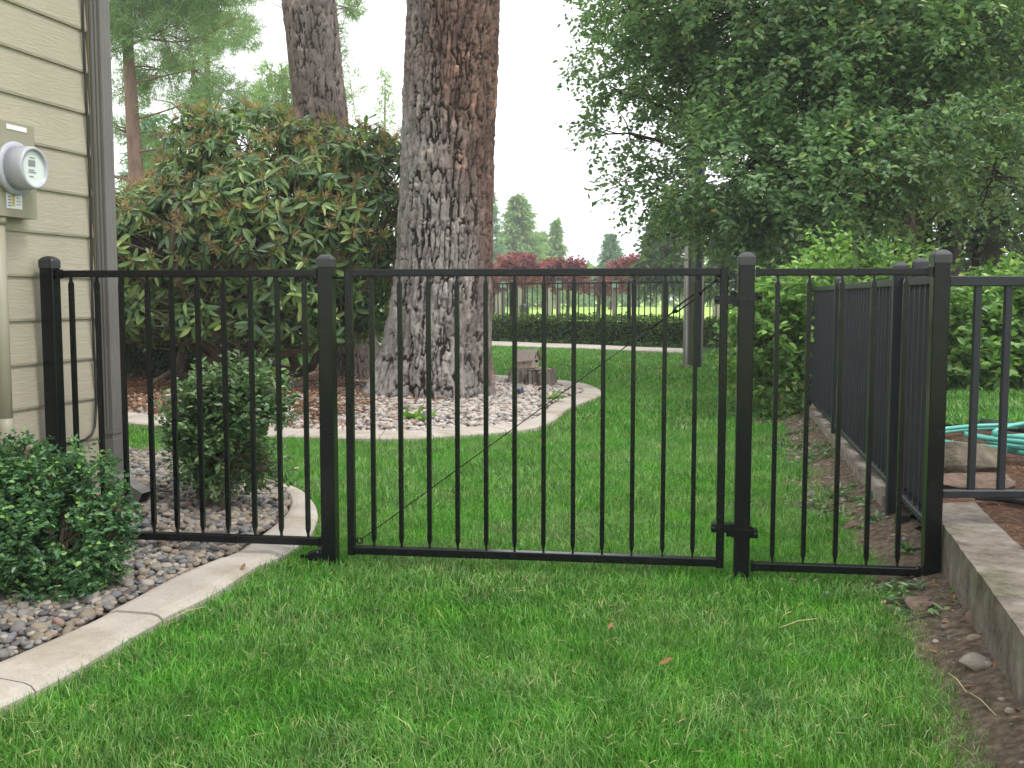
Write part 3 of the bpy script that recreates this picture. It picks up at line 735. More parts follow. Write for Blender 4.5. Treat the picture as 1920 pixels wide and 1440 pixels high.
# downspout: ribbed rectangular pipe with an elbow
s_d = wall_s(on_wall(183, 557, .026)); o0, dw, dd = .028, .074, .052
def dsp_section(p, ax, up=None):
    pass
ring = []
nrib = 4
for q in range(nrib * 4): ring.append((dw * q / (nrib * 4), (.0 if (q % 4) in (0, 1) else .004)))
sec = [(s, d0_ if True else 0) for s, d0_ in ring]
prof = [(t, -g_) for t, g_ in ring] + [(dw, 0)]                       # outer long face, facing away from wall
full = [(t, dd - gg) for t, gg in [(x, -y) for x, y in prof]]
side = [(-.0 + (.003 if q % 2 else 0), dd * q / 6) for q in range(7)]  # ribbed short face towards the gate
poly = [(0.0 + (.003 if q in (2, 4) else 0), dd * q / 6) for q in range(7)] + [(dw * q / 12, dd - (.003 if q % 4 in (2,) else 0)) for q in range(1, 12)] + [(dw, dd), (dw, 0)]
m = MB()
npo = len(poly)
vs = [wpt(s_d + a_, z, o0 + b_) for z in (.42, 3.7) for a_, b_ in poly]
m.add(vs, [(i, (i + 1) % npo, (i + 1) % npo + npo, i + npo) for i in range(npo)] + [tuple(range(npo - 1, -1, -1)), tuple(range(npo, 2 * npo))])
dsp = m.build('downspout', M['downspout'], house)
m = MB(); path = []
for q in range(13):                                                   # elbow turning out from the wall
    t = q / 12
    if t < .25: path.append((Vector((0, 0, .43 - .13 * t / .25)), Vector((0, 0, -1))))
    else:
        a_ = min(1, (t - .25) / .45) * math.radians(62); base = Vector((0, 0, .30)); R_ = .085
        p_ = base + WN * (R_ * (1 - math.cos(a_))) + Vector((0, 0, -R_ * math.sin(a_)))
        d_ = WN * math.sin(a_) + Vector((0, 0, -math.cos(a_)))
        if t > .7: p_ = p_ + d_ * (.12 * (t - .7) / .3)
        path.append((p_, d_))
vs, fs = [], []
for q, (p_, d_) in enumerate(path):
    out_ = WD.cross(d_).normalized()
    if out_.dot(WN) < 0 and q == 0: out_ = -out_
    out_ = d_.cross(WD).normalized()
    if out_.dot(WN) < 0: out_ = -out_
    g_ = .004 + (.003 if (q % 2 and q > 2) else 0)
    cc = wpt(s_d + dw / 2, 0, o0 + dd / 2) + p_
    hw, hd = dw / 2 + g_, dd / 2 + g_
    if q == len(path) - 1: pass
    vs += [cc + WD * hw + out_ * hd, cc + WD * hw - out_ * hd, cc - WD * hw - out_ * hd, cc - WD * hw + out_ * hd]
for q in range(len(path) - 1):
    for k in range(4): fs.append((q * 4 + k, q * 4 + (k + 1) % 4, (q + 1) * 4 + (k + 1) % 4, (q + 1) * 4 + k))
fs.append((0, 1, 2, 3))
m.add(vs, fs); eo = m.build('elbow', M['downspout'], dsp)
m = MB(); q = len(path) - 1
e4 = [Vector(v) - path[-1][1] * .006 for v in vs[-4:]]; m.add(e4, [(0, 1, 2, 3)]); m.build('outlet_opening', M['hole'], dsp)
for zz in (.47, 3.3):
    m = MB(); m.box(wpt(s_d + dw / 2, zz, o0 + dd / 2 - .004), (dd + .014, dw + .006, .03), (WN.x, WN.y)); m.build('strap', M['downspout'], dsp)

# electric meter on the wall
mp = on_wall(66, 320); s_r = wall_s(mp)
zt, zb_ = on_wall(66, 240, .0).z, on_wall(66, 411, .0).z
meter = thing('electric_meter', 'grey round electric meter on a tan box on the house wall', 'electric meter', wpt(s_r - .15, zb_))
BD = .085; s_l = s_r - .32
s_r2 = wall_s(on_wall(66, 320, BD)); s_r = s_r2
zt, zb_ = on_wall(66, 239, BD).z, on_wall(66, 411, BD).z
m = MB(); m.box(wpt((s_l + s_r) / 2, (zt + zb_) / 2, BD / 2 + .002), (BD, s_r - s_l, zt - zb_), (WN.x, WN.y)); bx = m.build('meter_box', M['meter_box'], meter)
m = MB(); m.box(wpt((s_l + s_r) / 2, zt - .09 - .0, BD + .0035), (.003, s_r - s_l - .012, .17), (WN.x, WN.y)); m.build('cover_plate', M['meter_box'], meter)
mc = on_wall(31, 316, BD + .02); sc_, zc_ = wall_s(mc), mc.z
R0 = .097
m = MB(); m.lathe(wpt(sc_, zc_, BD + .004), WN, [(0, R0 * .9), (.0, R0 * 1.02), (.018, R0 * 1.04), (.024, R0), (.024, R0 * .88)], 40); m.build('meter_ring', M['meter_grey'], meter)
m = MB(); m.lathe(wpt(sc_, zc_, BD + .026), WN, [(0, R0 * .85), (.060, R0 * .83), (.070, R0 * .82), (.076, R0 * .78), (.076, R0 * .69), (.062, R0 * .68)], 40); m.build('meter_cover', M['meter_grey'], meter)
fo = BD + .026 + .0622
m = MB(); m.lathe(wpt(sc_, zc_, fo), WN, [(0, R0 * .68), (.0012, R0 * .68)], 32, False); m.build('dial_face', M['meter_face'], meter)
m = MB(); m.box(wpt(sc_ - .004, zc_ + .018, fo + .0025), (.002, .036, .022), (WN.x, WN.y)); m.build('display', M['lcd'], meter)
for dz, w_, ds in ((.038, .03, 0), (-.008, .03, -.006), (-.016, .042, -.003), (-.032, .022, -.008)):
    m = MB(); m.box(wpt(sc_ + ds, zc_ + dz, fo + .0022), (.0014, w_, .004), (WN.x, WN.y)); m.build('printed_line', M['ink'], meter)
la, lb = on_wall(9, 234, BD), on_wall(47, 247, BD)
m = MB(); m.box(wpt((wall_s(la) + wall_s(lb)) / 2, (on_wall(9, 238, BD).z + on_wall(47, 243, BD).z) / 2, BD + .0065), (.0015, wall_s(lb) - wall_s(la), .018), (WN.x, WN.y)); m.build('label_sticker', M['white'], meter)
la, lb = on_wall(11, 376, BD), on_wall(40, 380, BD); lz = (on_wall(25, 377, BD).z); lw = wall_s(lb) - wall_s(la); ls = (wall_s(la) + wall_s(lb)) / 2
m = MB(); m.box(wpt(ls, lz, BD + .003), (.0015, lw, .058), (WN.x, WN.y)); st = m.build('seal_sticker', M['white'], meter)
m = MB(); m.box(wpt(ls - lw * .08, lz + .002, BD + .0045), (.001, lw * .14, .042), (WN.x, WN.y)); m.build('yellow_mark', M['yellow'], st)
for k in range(4):
    m = MB(); m.box(wpt(ls - lw * .32, lz + .014 - .011 * k, BD + .0045), (.001, lw * .22, .005), (WN.x, WN.y)); m.build('printed_line', M['ink'], st)
for k in range(3):
    m = MB(); m.box(wpt(ls + lw * .27, lz + .012 - .012 * k, BD + .0045), (.001, lw * .26, .0022), (WN.x, WN.y)); m.build('printed_line', M['ink'], st)
s_c = wall_s(on_wall(3, 500, .06))
m = MB(); m.tube([wpt(s_c, zb_ - .001, .05), wpt(s_c, .42, .05)], .026, 16); m.lathe(wpt(s_c, zb_ - .03, .05), (0, 0, 1), [(0, .031), (.028, .031)], 16); m.build('conduit', M['meter_box'], meter)
zf_ = on_wall(10, 800, .06).z
m = MB(); m.tube([wpt(s_c, zf_ + .03, .05), wpt(s_c, zf_ - .01, .05), wpt(s_c, zf_ - .04, .05), wpt(s_c, .0, .05)], [.027, .03, .036, .036], 16); m.build('expansion_sleeve', M['meter_box'], meter)
# black cable down the corner, looping at the bottom
s_k = wall_s(on_wall(172.5, 500, .03))
pts = [wpt(s_k + .006 * math.sin(z * 5), z, .03) for z in np.linspace(3.6, .62, 14)]
cb = wall_s(on_wall(176, 800, .03)); z1 = on_wall(176, 800, .03).z
pts += [wpt(cb, z1, .035), wpt(cb - .03, z1 - .03, .04)] + [wpt(cb - .03 - .10 * t, on_wall(160, 822, .03).z - .005 * t, .04) for t in (.4, .8)] + [wpt(s_k - .35, on_wall(124, 830, .03).z, .035), wpt(s_k - .8, on_wall(124, 832, .03).z - .02, .03)]
m = MB(); m.tube(pts, .0055, 7); tag(m.build('cable', M['cable']), 'thin black cable running down the siding beside the downspout', 'cable')

# ------------------------------------------------------------------ fences
def post_mesh(h, w=.057):
    m = MB(); m.box((0, 0, h / 2 - .02), (w, w, h - .0), (1, 0), .003)
    return m.mesh('post')
def cap_mesh(w=.057):
    m = MB(); a = w / 2 + .0025
    rows = [(a, -.028), (a, .0), (a * .93, .005), (a * .72, .0125), (a * .38, .0185), (a * .12, .0195)]
    vs, fs = [], []
    for r_, z in rows:
        e = r_ * .10
        vs += [(-r_ + e, -r_, z), (r_ - e, -r_, z), (r_, -r_ + e, z), (r_, r_ - e, z), (r_ - e, r_, z), (-r_ + e, r_, z), (-r_, r_ - e, z), (-r_, -r_ + e, z)]
    for i in range(len(rows) - 1):
        for k in range(8): fs.append((i * 8 + k, i * 8 + (k + 1) % 8, (i + 1) * 8 + (k + 1) % 8, (i + 1) * 8 + k))
    fs.append(tuple(range(len(rows) * 8 - 8, len(rows) * 8)))
    m.add(vs, fs, False)
    return m.mesh('post_cap')
PICKS = {}
def picket_mesh(L, w=.0168, pinch=True, material='black'):
    key = (round(L, 3), w, pinch, material)
    if key in PICKS: return PICKS[key]
    h = w / 2; m = MB()
    if pinch:
        rows = [(0, .0038, h * .8), (.014, .0034, h * .8), (.020, .0050, h * .9), (.034, h, h), (L - .026, h, h), (L - .018, .0056, h * .9), (L - .013, .0034, h * .8), (L, .0038, h * .8)]
    else: rows = [(0, h, h), (L, h, h)]
    vs, fs = [], []
    for z, a, b in rows: vs += [(-a, -b, z), (a, -b, z), (a, b, z), (-a, b, z)]
    for i in range(len(rows) - 1):
        for k in range(4): fs.append((i * 4 + k, i * 4 + (k + 1) % 4, (i + 1) * 4 + (k + 1) % 4, (i + 1) * 4 + k))
    fs += [(3, 2, 1, 0), tuple(range(len(rows) * 4 - 4, len(rows) * 4))]
    m.add(vs, fs); me = m.mesh('picket'); me.materials.append(M[material]); PICKS[key] = me
    return me
def put(name, me, material, parent, loc, rz=0.0, scale=None):
    o = bpy.data.objects.new(name, me)
    if not me.materials: me.materials.append(material)
    o.location = loc; o.rotation_euler = (0, 0, rz)
    if scale: o.scale = scale
    link(o, parent); WLOC[o.name] = Vector((0, 0, 0))
    return o
CAP = cap_mesh()
def post(parent, p, h, ang, mat='black'):
    """post standing in the ground with a domed cap as its sub-part"""
    me = post_mesh(h); me.transform(Matrix.Translation(p) @ Matrix.Rotation(ang, 4, 'Z'))
    o = mobj('post', me, M[mat], parent)
    cm = CAP.copy(); cm.materials.clear(); cm.materials.append(M['cap']); cm.transform(Matrix.Translation(Vector(p) + Vector((0, 0, h - .02))) @ Matrix.Rotation(ang, 4, 'Z'))
    mobj('post_cap', cm, M[mat], o)
    return o
def rail(parent, a, b, th, ht, name, mat='black'):
    a, b = Vector(a), Vector(b); m = MB(); d = b - a
    m.box((a + b) / 2, (d.length, th, ht), (d.x, d.y), .0025) if False else None
    u = Vector((d.x, d.y, 0)).normalized(); n = Vector((-u.y, u.x, 0)); e = .003
    pr = [(-th / 2 + e, -ht / 2), (th / 2 - e, -ht / 2), (th / 2, -ht / 2 + e), (th / 2, ht / 2 - e), (th / 2 - e, ht / 2), (-th / 2 + e, ht / 2), (-th / 2, ht / 2 - e), (-th / 2, -ht / 2 + e)]
    vs = [p + n * x + Vector((0, 0, z)) for p in (a, b) for x, z in pr]
    m.add(vs, [tuple(range(7, -1, -1)), tuple(range(8, 16))] + [(i, (i + 1) % 8, (i + 1) % 8 + 8, i + 8) for i in range(8)])
    return m.build(name, M[mat], parent)
PH = 1.224
def bracket(parent, p, ang):
    m = MB(); m.box(p, (.012, .036, .036), (math.cos(ang), math.sin(ang))); m.build('bracket', M['black'], parent)
XA, XB, XC, XD = LPX, px_on_fence(614), px_on_fence(1397), px_on_fence(1759)
# left section
fl = thing('fence', 'short black picket fence section between house wall and gate', 'fence', fence_pt((XA + XB) / 2))
post(fl, fence_pt(XA), PH, FANG); post(fl, fence_pt(XB), PH, FANG)
zr_t, zr_b = 1.152, .100
h5 = UF * .034
rail(fl, fence_pt(XA, zr_t) + h5, fence_pt(XB, zr_t) - h5, .026, .028, 'top_rail')
rail(fl, fence_pt(XA, zr_b) + h5, fence_pt(XB, zr_b) - h5, .034, .030, 'bottom_rail')
for px in (137, 185, 230, 279, 323.5, 372, 420.5, 471, 521, 572):
    X = px_on_fence(px)
    put('picket', picket_mesh(zr_t - zr_b - .029), None, fl, fence_pt(X, zr_b + .0148), FANG)
for X, z in ((XA + .04, zr_t), (XB - .04, zr_t), (XB - .04, zr_b)): bracket(fl, fence_pt(X, z), FANG)
gs = fence_pt(XB - .05, .045)
m = MB(); m.box(gs + UF * .0 - NF * -.01, (.06, .05, .03), (UF.x, UF.y)); m.tube([gs + NF * .03 + Vector((0, 0, .012)), gs - NF * .03 + Vector((0, 0, .012))], .012, 8); m.box(gs + Vector((-.045, 0, -.005)), (.05, .012, .012), (UF.x, UF.y)); m.build('gate_catch', M['black'], fl)
# right section
fr = thing('fence', 'narrow black picket fence section on the hinge side of the gate', 'fence', fence_pt((XC + XD) / 2))
post(fr, fence_pt(XC), PH, FANG); post(fr, fence_pt(XD), PH + .005, FANG)
zr_t, zr_b = 1.150, .062
rail(fr, fence_pt(XC, zr_t) + h5, fence_pt(XD, zr_t) - h5, .026, .026, 'top_rail')
rail(fr, fence_pt(XC, zr_b) + h5, fence_pt(XD, zr_b) - h5, .034, .030, 'bottom_rail')
for px in (1456, 1515, 1576, 1635.5, 1695):
    put('picket', picket_mesh(zr_t - zr_b - .028), None, fr, fence_pt(px_on_fence(px), zr_b + .0148), FANG)
for X, z in ((XC + .04, zr_t), (XD - .04, zr_t), (XC + .04, zr_b), (XD - .04, zr_b)): bracket(fr, fence_pt(X, z), FANG)
# gate
gate = thing('gate', 'black metal picket gate with a diagonal brace cable', 'gate', fence_pt(px_on_fence(1000)))
GX0, GX1 = px_on_fence(655), px_on_fence(1356)
zt_, zb2 = 1.152, .072
for X in (GX0, GX1):
    m = MB(); m.box(fence_pt(X, (1.17 + .052) / 2), (.029, .029, 1.17 - .052), (UF.x, UF.y), .003); m.build('stile', M['black'], gate)
h2 = UF * .0147
rail(gate, fence_pt(GX0, zt_) + h2, fence_pt(GX1, zt_) - h2, .027, .028, 'top_rail')
rail(gate, fence_pt(GX0, zb2) + h2, fence_pt(GX1, zb2) - h2, .036, .031, 'bottom_rail')
for px in (697.5, 750, 803.5, 857, 911, 965, 1020, 1076, 1131.5, 1188, 1246.5, 1304):
    put('picket', picket_mesh(zt_ - zb2 - .0295), None, gate, fence_pt(px_on_fence(px), zb2 + .0152), FANG)
ca = fence_pt(px_on_fence(668), .105) - NF * .014; cbp = fence_pt(px_on_fence(1345), 1.125) - NF * .014
dv = (cbp - ca)
m = MB(); m.tube([ca, ca + dv * .82], .0022, 6); cable_o = m.build('brace_cable', M['black'], gate)
m = MB(); t0, t1 = ca + dv * .885, ca + dv * .955
nv = dv.normalized().cross(NF).normalized()
m.tube([ca + dv * .82, t0], .0035, 6); m.tube([t0 + nv * .008, t1 + nv * .008], .0035, 6); m.tube([t0 - nv * .008, t1 - nv * .008], .0035, 6)
m.lathe(t0 - dv.normalized() * .006, dv, [(0, .006), (.014, .010), (.018, .006)], 8); m.lathe(t1 - dv.normalized() * .01, dv, [(0, .006), (.006, .010), (.016, .006)], 8)
m.tube([t1, cbp], .0035, 6); m.build('turnbuckle', M['black'], gate)
def eye(c):
    m = MB(); pts = [c + UF * (.011 * math.cos(a)) + Vector((0, 0, .011 * math.sin(a))) for a in np.linspace(0, 2 * math.pi, 13)]
    m.tube(pts, .003, 6, caps=False); m.build('eye_bolt', M['black'], gate)
eye(ca); eye(cbp)
m = MB(); m.tube([fence_pt(XB, 1.135) + UF * .03, fence_pt(GX0, 1.135) - UF * .014], .005, 8); m.build('latch_rod', M['black'], gate)
for zg, zp in ((1.050, 1.062), (.205, .190)):
    m = MB()
    m.box(fence_pt(GX1, zg) + NF * .004, (.066, .046, .030), (UF.x, UF.y))          # strap round the stile
    m.box(fence_pt(GX1 + .042, zg - .004) + NF * .004, (.026, .04, .042), (UF.x, UF.y))
    m.lathe(fence_pt(GX1 - .028, zg) + NF * .027, NF, [(0, .008), (.004, .008), (.007, .004)], 8)
    m.box(fence_pt(XC, zp), (.080, .074, .030), (UF.x, UF.y))                        # band round the hinge post
    m.box(fence_pt(XC + .043, zp) + NF * .012, (.024, .05, .030), (UF.x, UF.y))
    m.lathe(fence_pt(XC + .045, zp) + NF * .037, NF, [(0, .008), (.004, .008), (.007, .004)], 8)
    m.tube([fence_pt(GX1 + .045, zg), fence_pt(XC - .036, zp)], .0055, 8)
    m.lathe(fence_pt(XC - .046, zp - .018), (0, 0, 1), [(0, .010), (.036, .010)], 10)
    hg = m.build('hinge', M['black'], gate)
    m = MB(); m.lathe(fence_pt(XC - .046, zp + .018) + NF * .004, (0, 0, 1), [(0, .007), (.010, .007), (.012, .004)], 8); m.build('hinge_nut', M['galv'], hg)
# receding fence along the side
frc = thing('fence', 'long dark picket fence running away from the end post beside the dirt strip', 'fence', (XR(8), 8, 0))
def fp(Y, z): return Vector((XR(Y), Y, z))
RA = math.atan2(UR.y, UR.x)
def r_top(Y): return 1.125
Yp = [4.60, 7.0, 9.4, 11.8]
post(frc, fp(4.60, -.02) + NR * .018, 1.235, RA, 'grey_black'); post(frc, fp(4.55, 0) - NR * .058, 1.230, RA, 'grey_black')
for Y in Yp[1:]: post(frc, fp(Y, 0), 1.2, RA, 'grey_black')
bays = [(3.80, 4.57), (4.63, 6.97), (7.03, 9.37), (9.43, 11.77)]
for ya, yb in bays:
    rail(frc, fp(ya, 1.125), fp(yb, 1.125), .03, .034, 'top_rail', 'grey_black')
    rail(frc, fp(ya, .20), fp(yb, .20), .032, .028, 'bottom_rail', 'grey_black')
    ln = (fp(yb, 0) - fp(ya, 0)).length; npk = int(ln / .108)
    for q in range(npk):
        t = (q + .5) / npk
        put('picket', picket_mesh(.895, .019, ya < 4, 'grey_black'), None, frc, fp(ya + (yb - ya) * t, .2142), RA)
root = bpy.data.objects.new('fence_footing', None); COL.objects.link(root); root['kind'] = 'structure'
for ya, yb in ((4.75, 6.9), (6.91, 9.2), (9.21, 11.6), (11.61, 13)):
    m = MB(); a, b = fp(ya, .0), fp(yb, .0); m.box((a + b) / 2 + Vector((0, 0, .04)), ((b - a).length, .075, .20), (UR.x, UR.y), .008); m.build('concrete_edging', M['old_concrete'], root)
# fence on the raised bed, right of the end post
fs_ = thing('fence', 'grey black picket fence along the retaining wall at right of the end post', 'fence', (2.2, 3.75, .23))
e0 = fence_pt(XD) + Vector((.035, .01, 0))
zt3 = at_y(1850, 527, e0.y).z; zb3 = at_y(1850, 925, e0.y).z
e1 = e0 + Vector((1.9, 0, 0))
rail(fs_, (e0.x, e0.y, zt3), (e1.x, e1.y, zt3), .036, .036, 'top_rail', 'grey_black')
rail(fs_, (e0.x, e0.y, zb3), (e1.x, e1.y, zb3), .036, .028, 'bottom_rail', 'grey_black')
xs0 = at_y(1828, 700, e0.y).x
for q in range(16): put('picket', picket_mesh(zt3 - zb3 - .033, .022, False, 'grey_black'), None, fs_, (xs0 + .108 * q, e0.y, zb3 + .0145), 0)
post(fs_, (e1.x + .03, e1.y, .1), 1.12, 0, 'grey_black')
# far fence behind the hedge
ff = thing('fence', 'far black picket fence standing in the clipped hedge by the golf course', 'fence', (1, 23.9, 0))
fa = Vector((at_y(905, 600, 25.2).x, 25.2, 0)); fb = Vector((at_y(1420, 600, 21.4).x, 21.4, 0))
def far_pt(px, z):
    # point of the far fence line at an image column
    d = ray(px, 600); ab = fb - fa; k = d.x / d.y
    t = (k * fa.y - fa.x) / (ab.x - k * ab.y)
    p = fa + ab * t; return Vector((p.x, p.y, z))
fu = (fb - fa).normalized(); fang = math.atan2(fu.y, fu.x)
ztf = at_y(1070, 531, far_pt(1070, 0).y).z
for px in (750, 958, 1180, 1405):
    post(ff, far_pt(px, 0), ztf + .09, fang)
pfa, pfb = far_pt(745, ztf), far_pt(1420, ztf)
rail(ff, pfa, pfb, .035, .035, 'top_rail'); rail(ff, pfa - Vector((0, 0, ztf - .12)), pfb - Vector((0, 0, ztf - .12)), .035, .03, 'bottom_rail')
nfp = int((pfb - pfa).length / .137)
for q in range(nfp):
    p = pfa.lerp(pfb, (q + .5) / nfp); put('picket', picket_mesh(ztf - .15, .02, False), None, ff, (p.x, p.y, .135), fang)

# ------------------------------------------------------------------ retaining wall, rocks, hose
def rough_box(name, pts_bottom_top, material, seed, amp, parent=None, sub=14):
    """a hexahedron from 8 corners, subdivided and roughened"""
    c = [np.array(p) for p in pts_bottom_top]; Vs, Fs, off = [], [], 0
    quads = [(0, 1, 5, 4), (1, 2, 6, 5), (2, 3, 7, 6), (3, 0, 4, 7), (4, 5, 6, 7), (3, 2, 1, 0)]
    for q in quads:
        a, b, cc, d = (c[i] for i in q)
        lu, lv = np.linalg.norm(b - a), np.linalg.norm(d - a); nu, nv_ = max(2, int(lu / .035)), max(2, int(lv / .035))
        U, W = np.meshgrid(np.linspace(0, 1, nu + 1), np.linspace(0, 1, nv_ + 1)); U, W = U.ravel()[:, None], W.ravel()[:, None]
        P = (a * (1 - U) + b * U) * (1 - W) + (d * (1 - U) + cc * U) * W
        i = (np.arange(nv_)[:, None] * (nu + 1) + np.arange(nu)[None]).ravel()
        Fs.append(np.c_[i, i + 1, i + nu + 2, i + nu + 1] + off); Vs.append(P); off += len(P)
    V = np.concatenate(Vs)
    cen = V.mean(0)
    D = np.c_[fbm(V, 11, seed) - .5, fbm(V, 11, seed + 9) - .5, fbm(V, 11, seed + 18) - .5] * 2
    V = V + D * amp
    me = np_mesh(name, V, [np.concatenate(Fs)], False)
    import bmesh
    bm = bmesh.new(); bm.from_mesh(me); bmesh.ops.remove_doubles(bm, verts=bm.verts, dist=.002); bm.to_mesh(me); bm.free()
    return mobj(name, me, material, parent)
cth = .235
l0, l1 = Vector((1.247 - .2566 * .9, 1.6, 0)), Vector((1.66, 4.12, 0))
wdv = Vector((.245, .03, 0))
wl_o = rough_box('retaining_wall', [l0 - Vector((0, 0, .1)), l0 + wdv - Vector((0, 0, .1)), l1 + wdv * .85 - Vector((0, 0, .1)), l1 - Vector((0, 0, .1)), l0 + Vector((.01, 0, cth)), l0 + wdv + Vector((0, 0, cth)), l1 + wdv * .85 + Vector((0, 0, cth)), l1 + Vector((.01, 0, cth))], M['old_concrete'], 5, .005)
tag(wl_o, 'low weathered concrete retaining wall at lower right beside the lawn', 'wall')
def rock(name, c, size, seed, material, label, cat='rock', flat=.0, group=None):
    import bmesh
    bm = bmesh.new(); bmesh.ops.create_icosphere(bm, subdivisions=4, radius=1.0)
    V = np.array([v.co[:] for v in bm.verts])
    r = np.random.default_rng(seed)
    # cut by random planes -> angular facets
    for _ in range(11):
        d = r.normal(size=3); d[2] *= .8; d /= np.linalg.norm(d); k = r.uniform(.55, .85)
        s_ = V @ d; V = V - np.outer(np.maximum(s_ - k, 0) * .92, d)
    V = V * (1 + .14 * (fbm(V + seed, 2.2, seed) - .5)[:, None] + .05 * (fbm(V + seed, 8, seed + 3) - .5)[:, None])
    V = V * np.array(size)
    for v, q in zip(bm.verts, V): v.co = q
    me = bpy.data.meshes.new(name); bm.to_mesh(me); bm.free()
    me.transform(Matrix.Translation(c) @ Matrix.Rotation(r.uniform(-.3, .3), 4, 'Z'))
    o = mobj(name, me, material); tag(o, label, cat, group); return o
p = at_z(1815, 902, .25); rock('boulder', Vector((p.x + .03, p.y + .12, .315)), (.27, .18, .11), 6, M['rock'], 'large brown boulder behind the retaining wall beside the end post', 'boulder')
p = at_z(1830, 916, .24); rock('boulder', Vector((p.x - .02, p.y + .05, .255)), (.26, .10, .045), 9, M['redrock'], 'flat reddish rock lying at the foot of the brown boulder', 'boulder')
p = at_z(1735, 1140, .03); rock('stone', Vector((p.x, p.y + .02, .035)), (.085, .055, .028), 4, M['redrock'], 'flat brown stone on the dirt in front of the end post', 'stone')
p = at_z(1832, 1252, .05); rock('stone', Vector((p.x, p.y, .062)), (.048, .035, .028), 14, M['pebble_one'], 'smooth grey stone on the dirt beside the retaining wall', 'stone')
p = at_z(1828, 1175, .05); rock('stone', Vector((p.x, p.y, .075)), (.03, .03, .032), 18, M['redrock'], 'reddish upright stone leaning against the base of the retaining wall', 'stone')
p = at_z(1832, 1205, .05); rock('stone', Vector((p.x - .005, p.y, .06)), (.028, .02, .015), 22, M['pebble_one'], 'small pale stone between the reddish stone and the smooth grey one', 'stone')
p = at_z(1703, 1010, .05); rock('stone', Vector((p.x, p.y, .06)), (.045, .035, .025), 27, M['pebble_one'], 'grey stone behind the bottom rail near the end post', 'stone')
p = at_z(1600, 985, .03); rock('stone', Vector((p.x, p.y, .03)), (.06, .045, .024), 31, M['redrock'], 'brown clod of earth on the dirt strip behind the narrow fence section', 'stone')
p = at_z(1700, 985, .08); m = MB(); m.box(Vector((p.x - .02, p.y, .10)), (.05, .05, .05), (1, .2), .006); m.box(Vector((p.x + .02, p.y + .03, .09)), (.09, .06, .012), (1, .2), .004); tag(m.build('irrigation_box', M['rubber']), 'small dark plastic sprinkler fitting on the dirt behind the end post', 'sprinkler')
# hose coil
hc = Vector((2.98, 5.45, .25)); pts = []; hr = random.Random(5)
for q in range(150):
    a = -q * 2 * math.pi / 30 + 2.6; lap = q / 30
    rx = .62 - .035 * lap + .10 * math.sin(a * 1.0 + lap * 2.3); ry = .62 - .06 * lap + .16 * math.sin(lap * 2.9 + .6) + .05 * math.cos(a * 1.3)
    pts.append(hc + Vector((rx * math.cos(a) + .07 * math.sin(lap * 2.1), ry * math.sin(a) + .16 * math.cos(lap * 3), .012 + .016 * lap + .006 * math.sin(a * 2))))
pts += [pts[-1] + Vector((.15 * k, -.18 * k, -.02 * k)) for k in range(1, 6)]
m = MB(); m.tube(pts, .0125, 10); tag(m.build('garden_hose', M['hose']), 'teal garden hose lying coiled on the mulch behind the boulder', 'garden hose')
pts = [at_z(x, y, .262) for x, y in ((1842, 793), (1870, 797), (1895, 800), (1920, 803), (1990, 812))]
m = MB(); m.tube(pts, .03, 8); tag(m.build('lawn_edging', M['rubber']), 'black plastic edging between the mulch and the side lawn', 'edging')
pts = [at_z(x, y, .255) for x, y in ((1830, 934), (1860, 930), (1900, 933), (1950, 945))]
m = MB(); m.tube(pts, [.008, .022, .026, .018], 8); tag(m.build('edging_strip', M['rubber']), 'curled piece of black plastic edging under the retaining wall fence rail', 'edging')

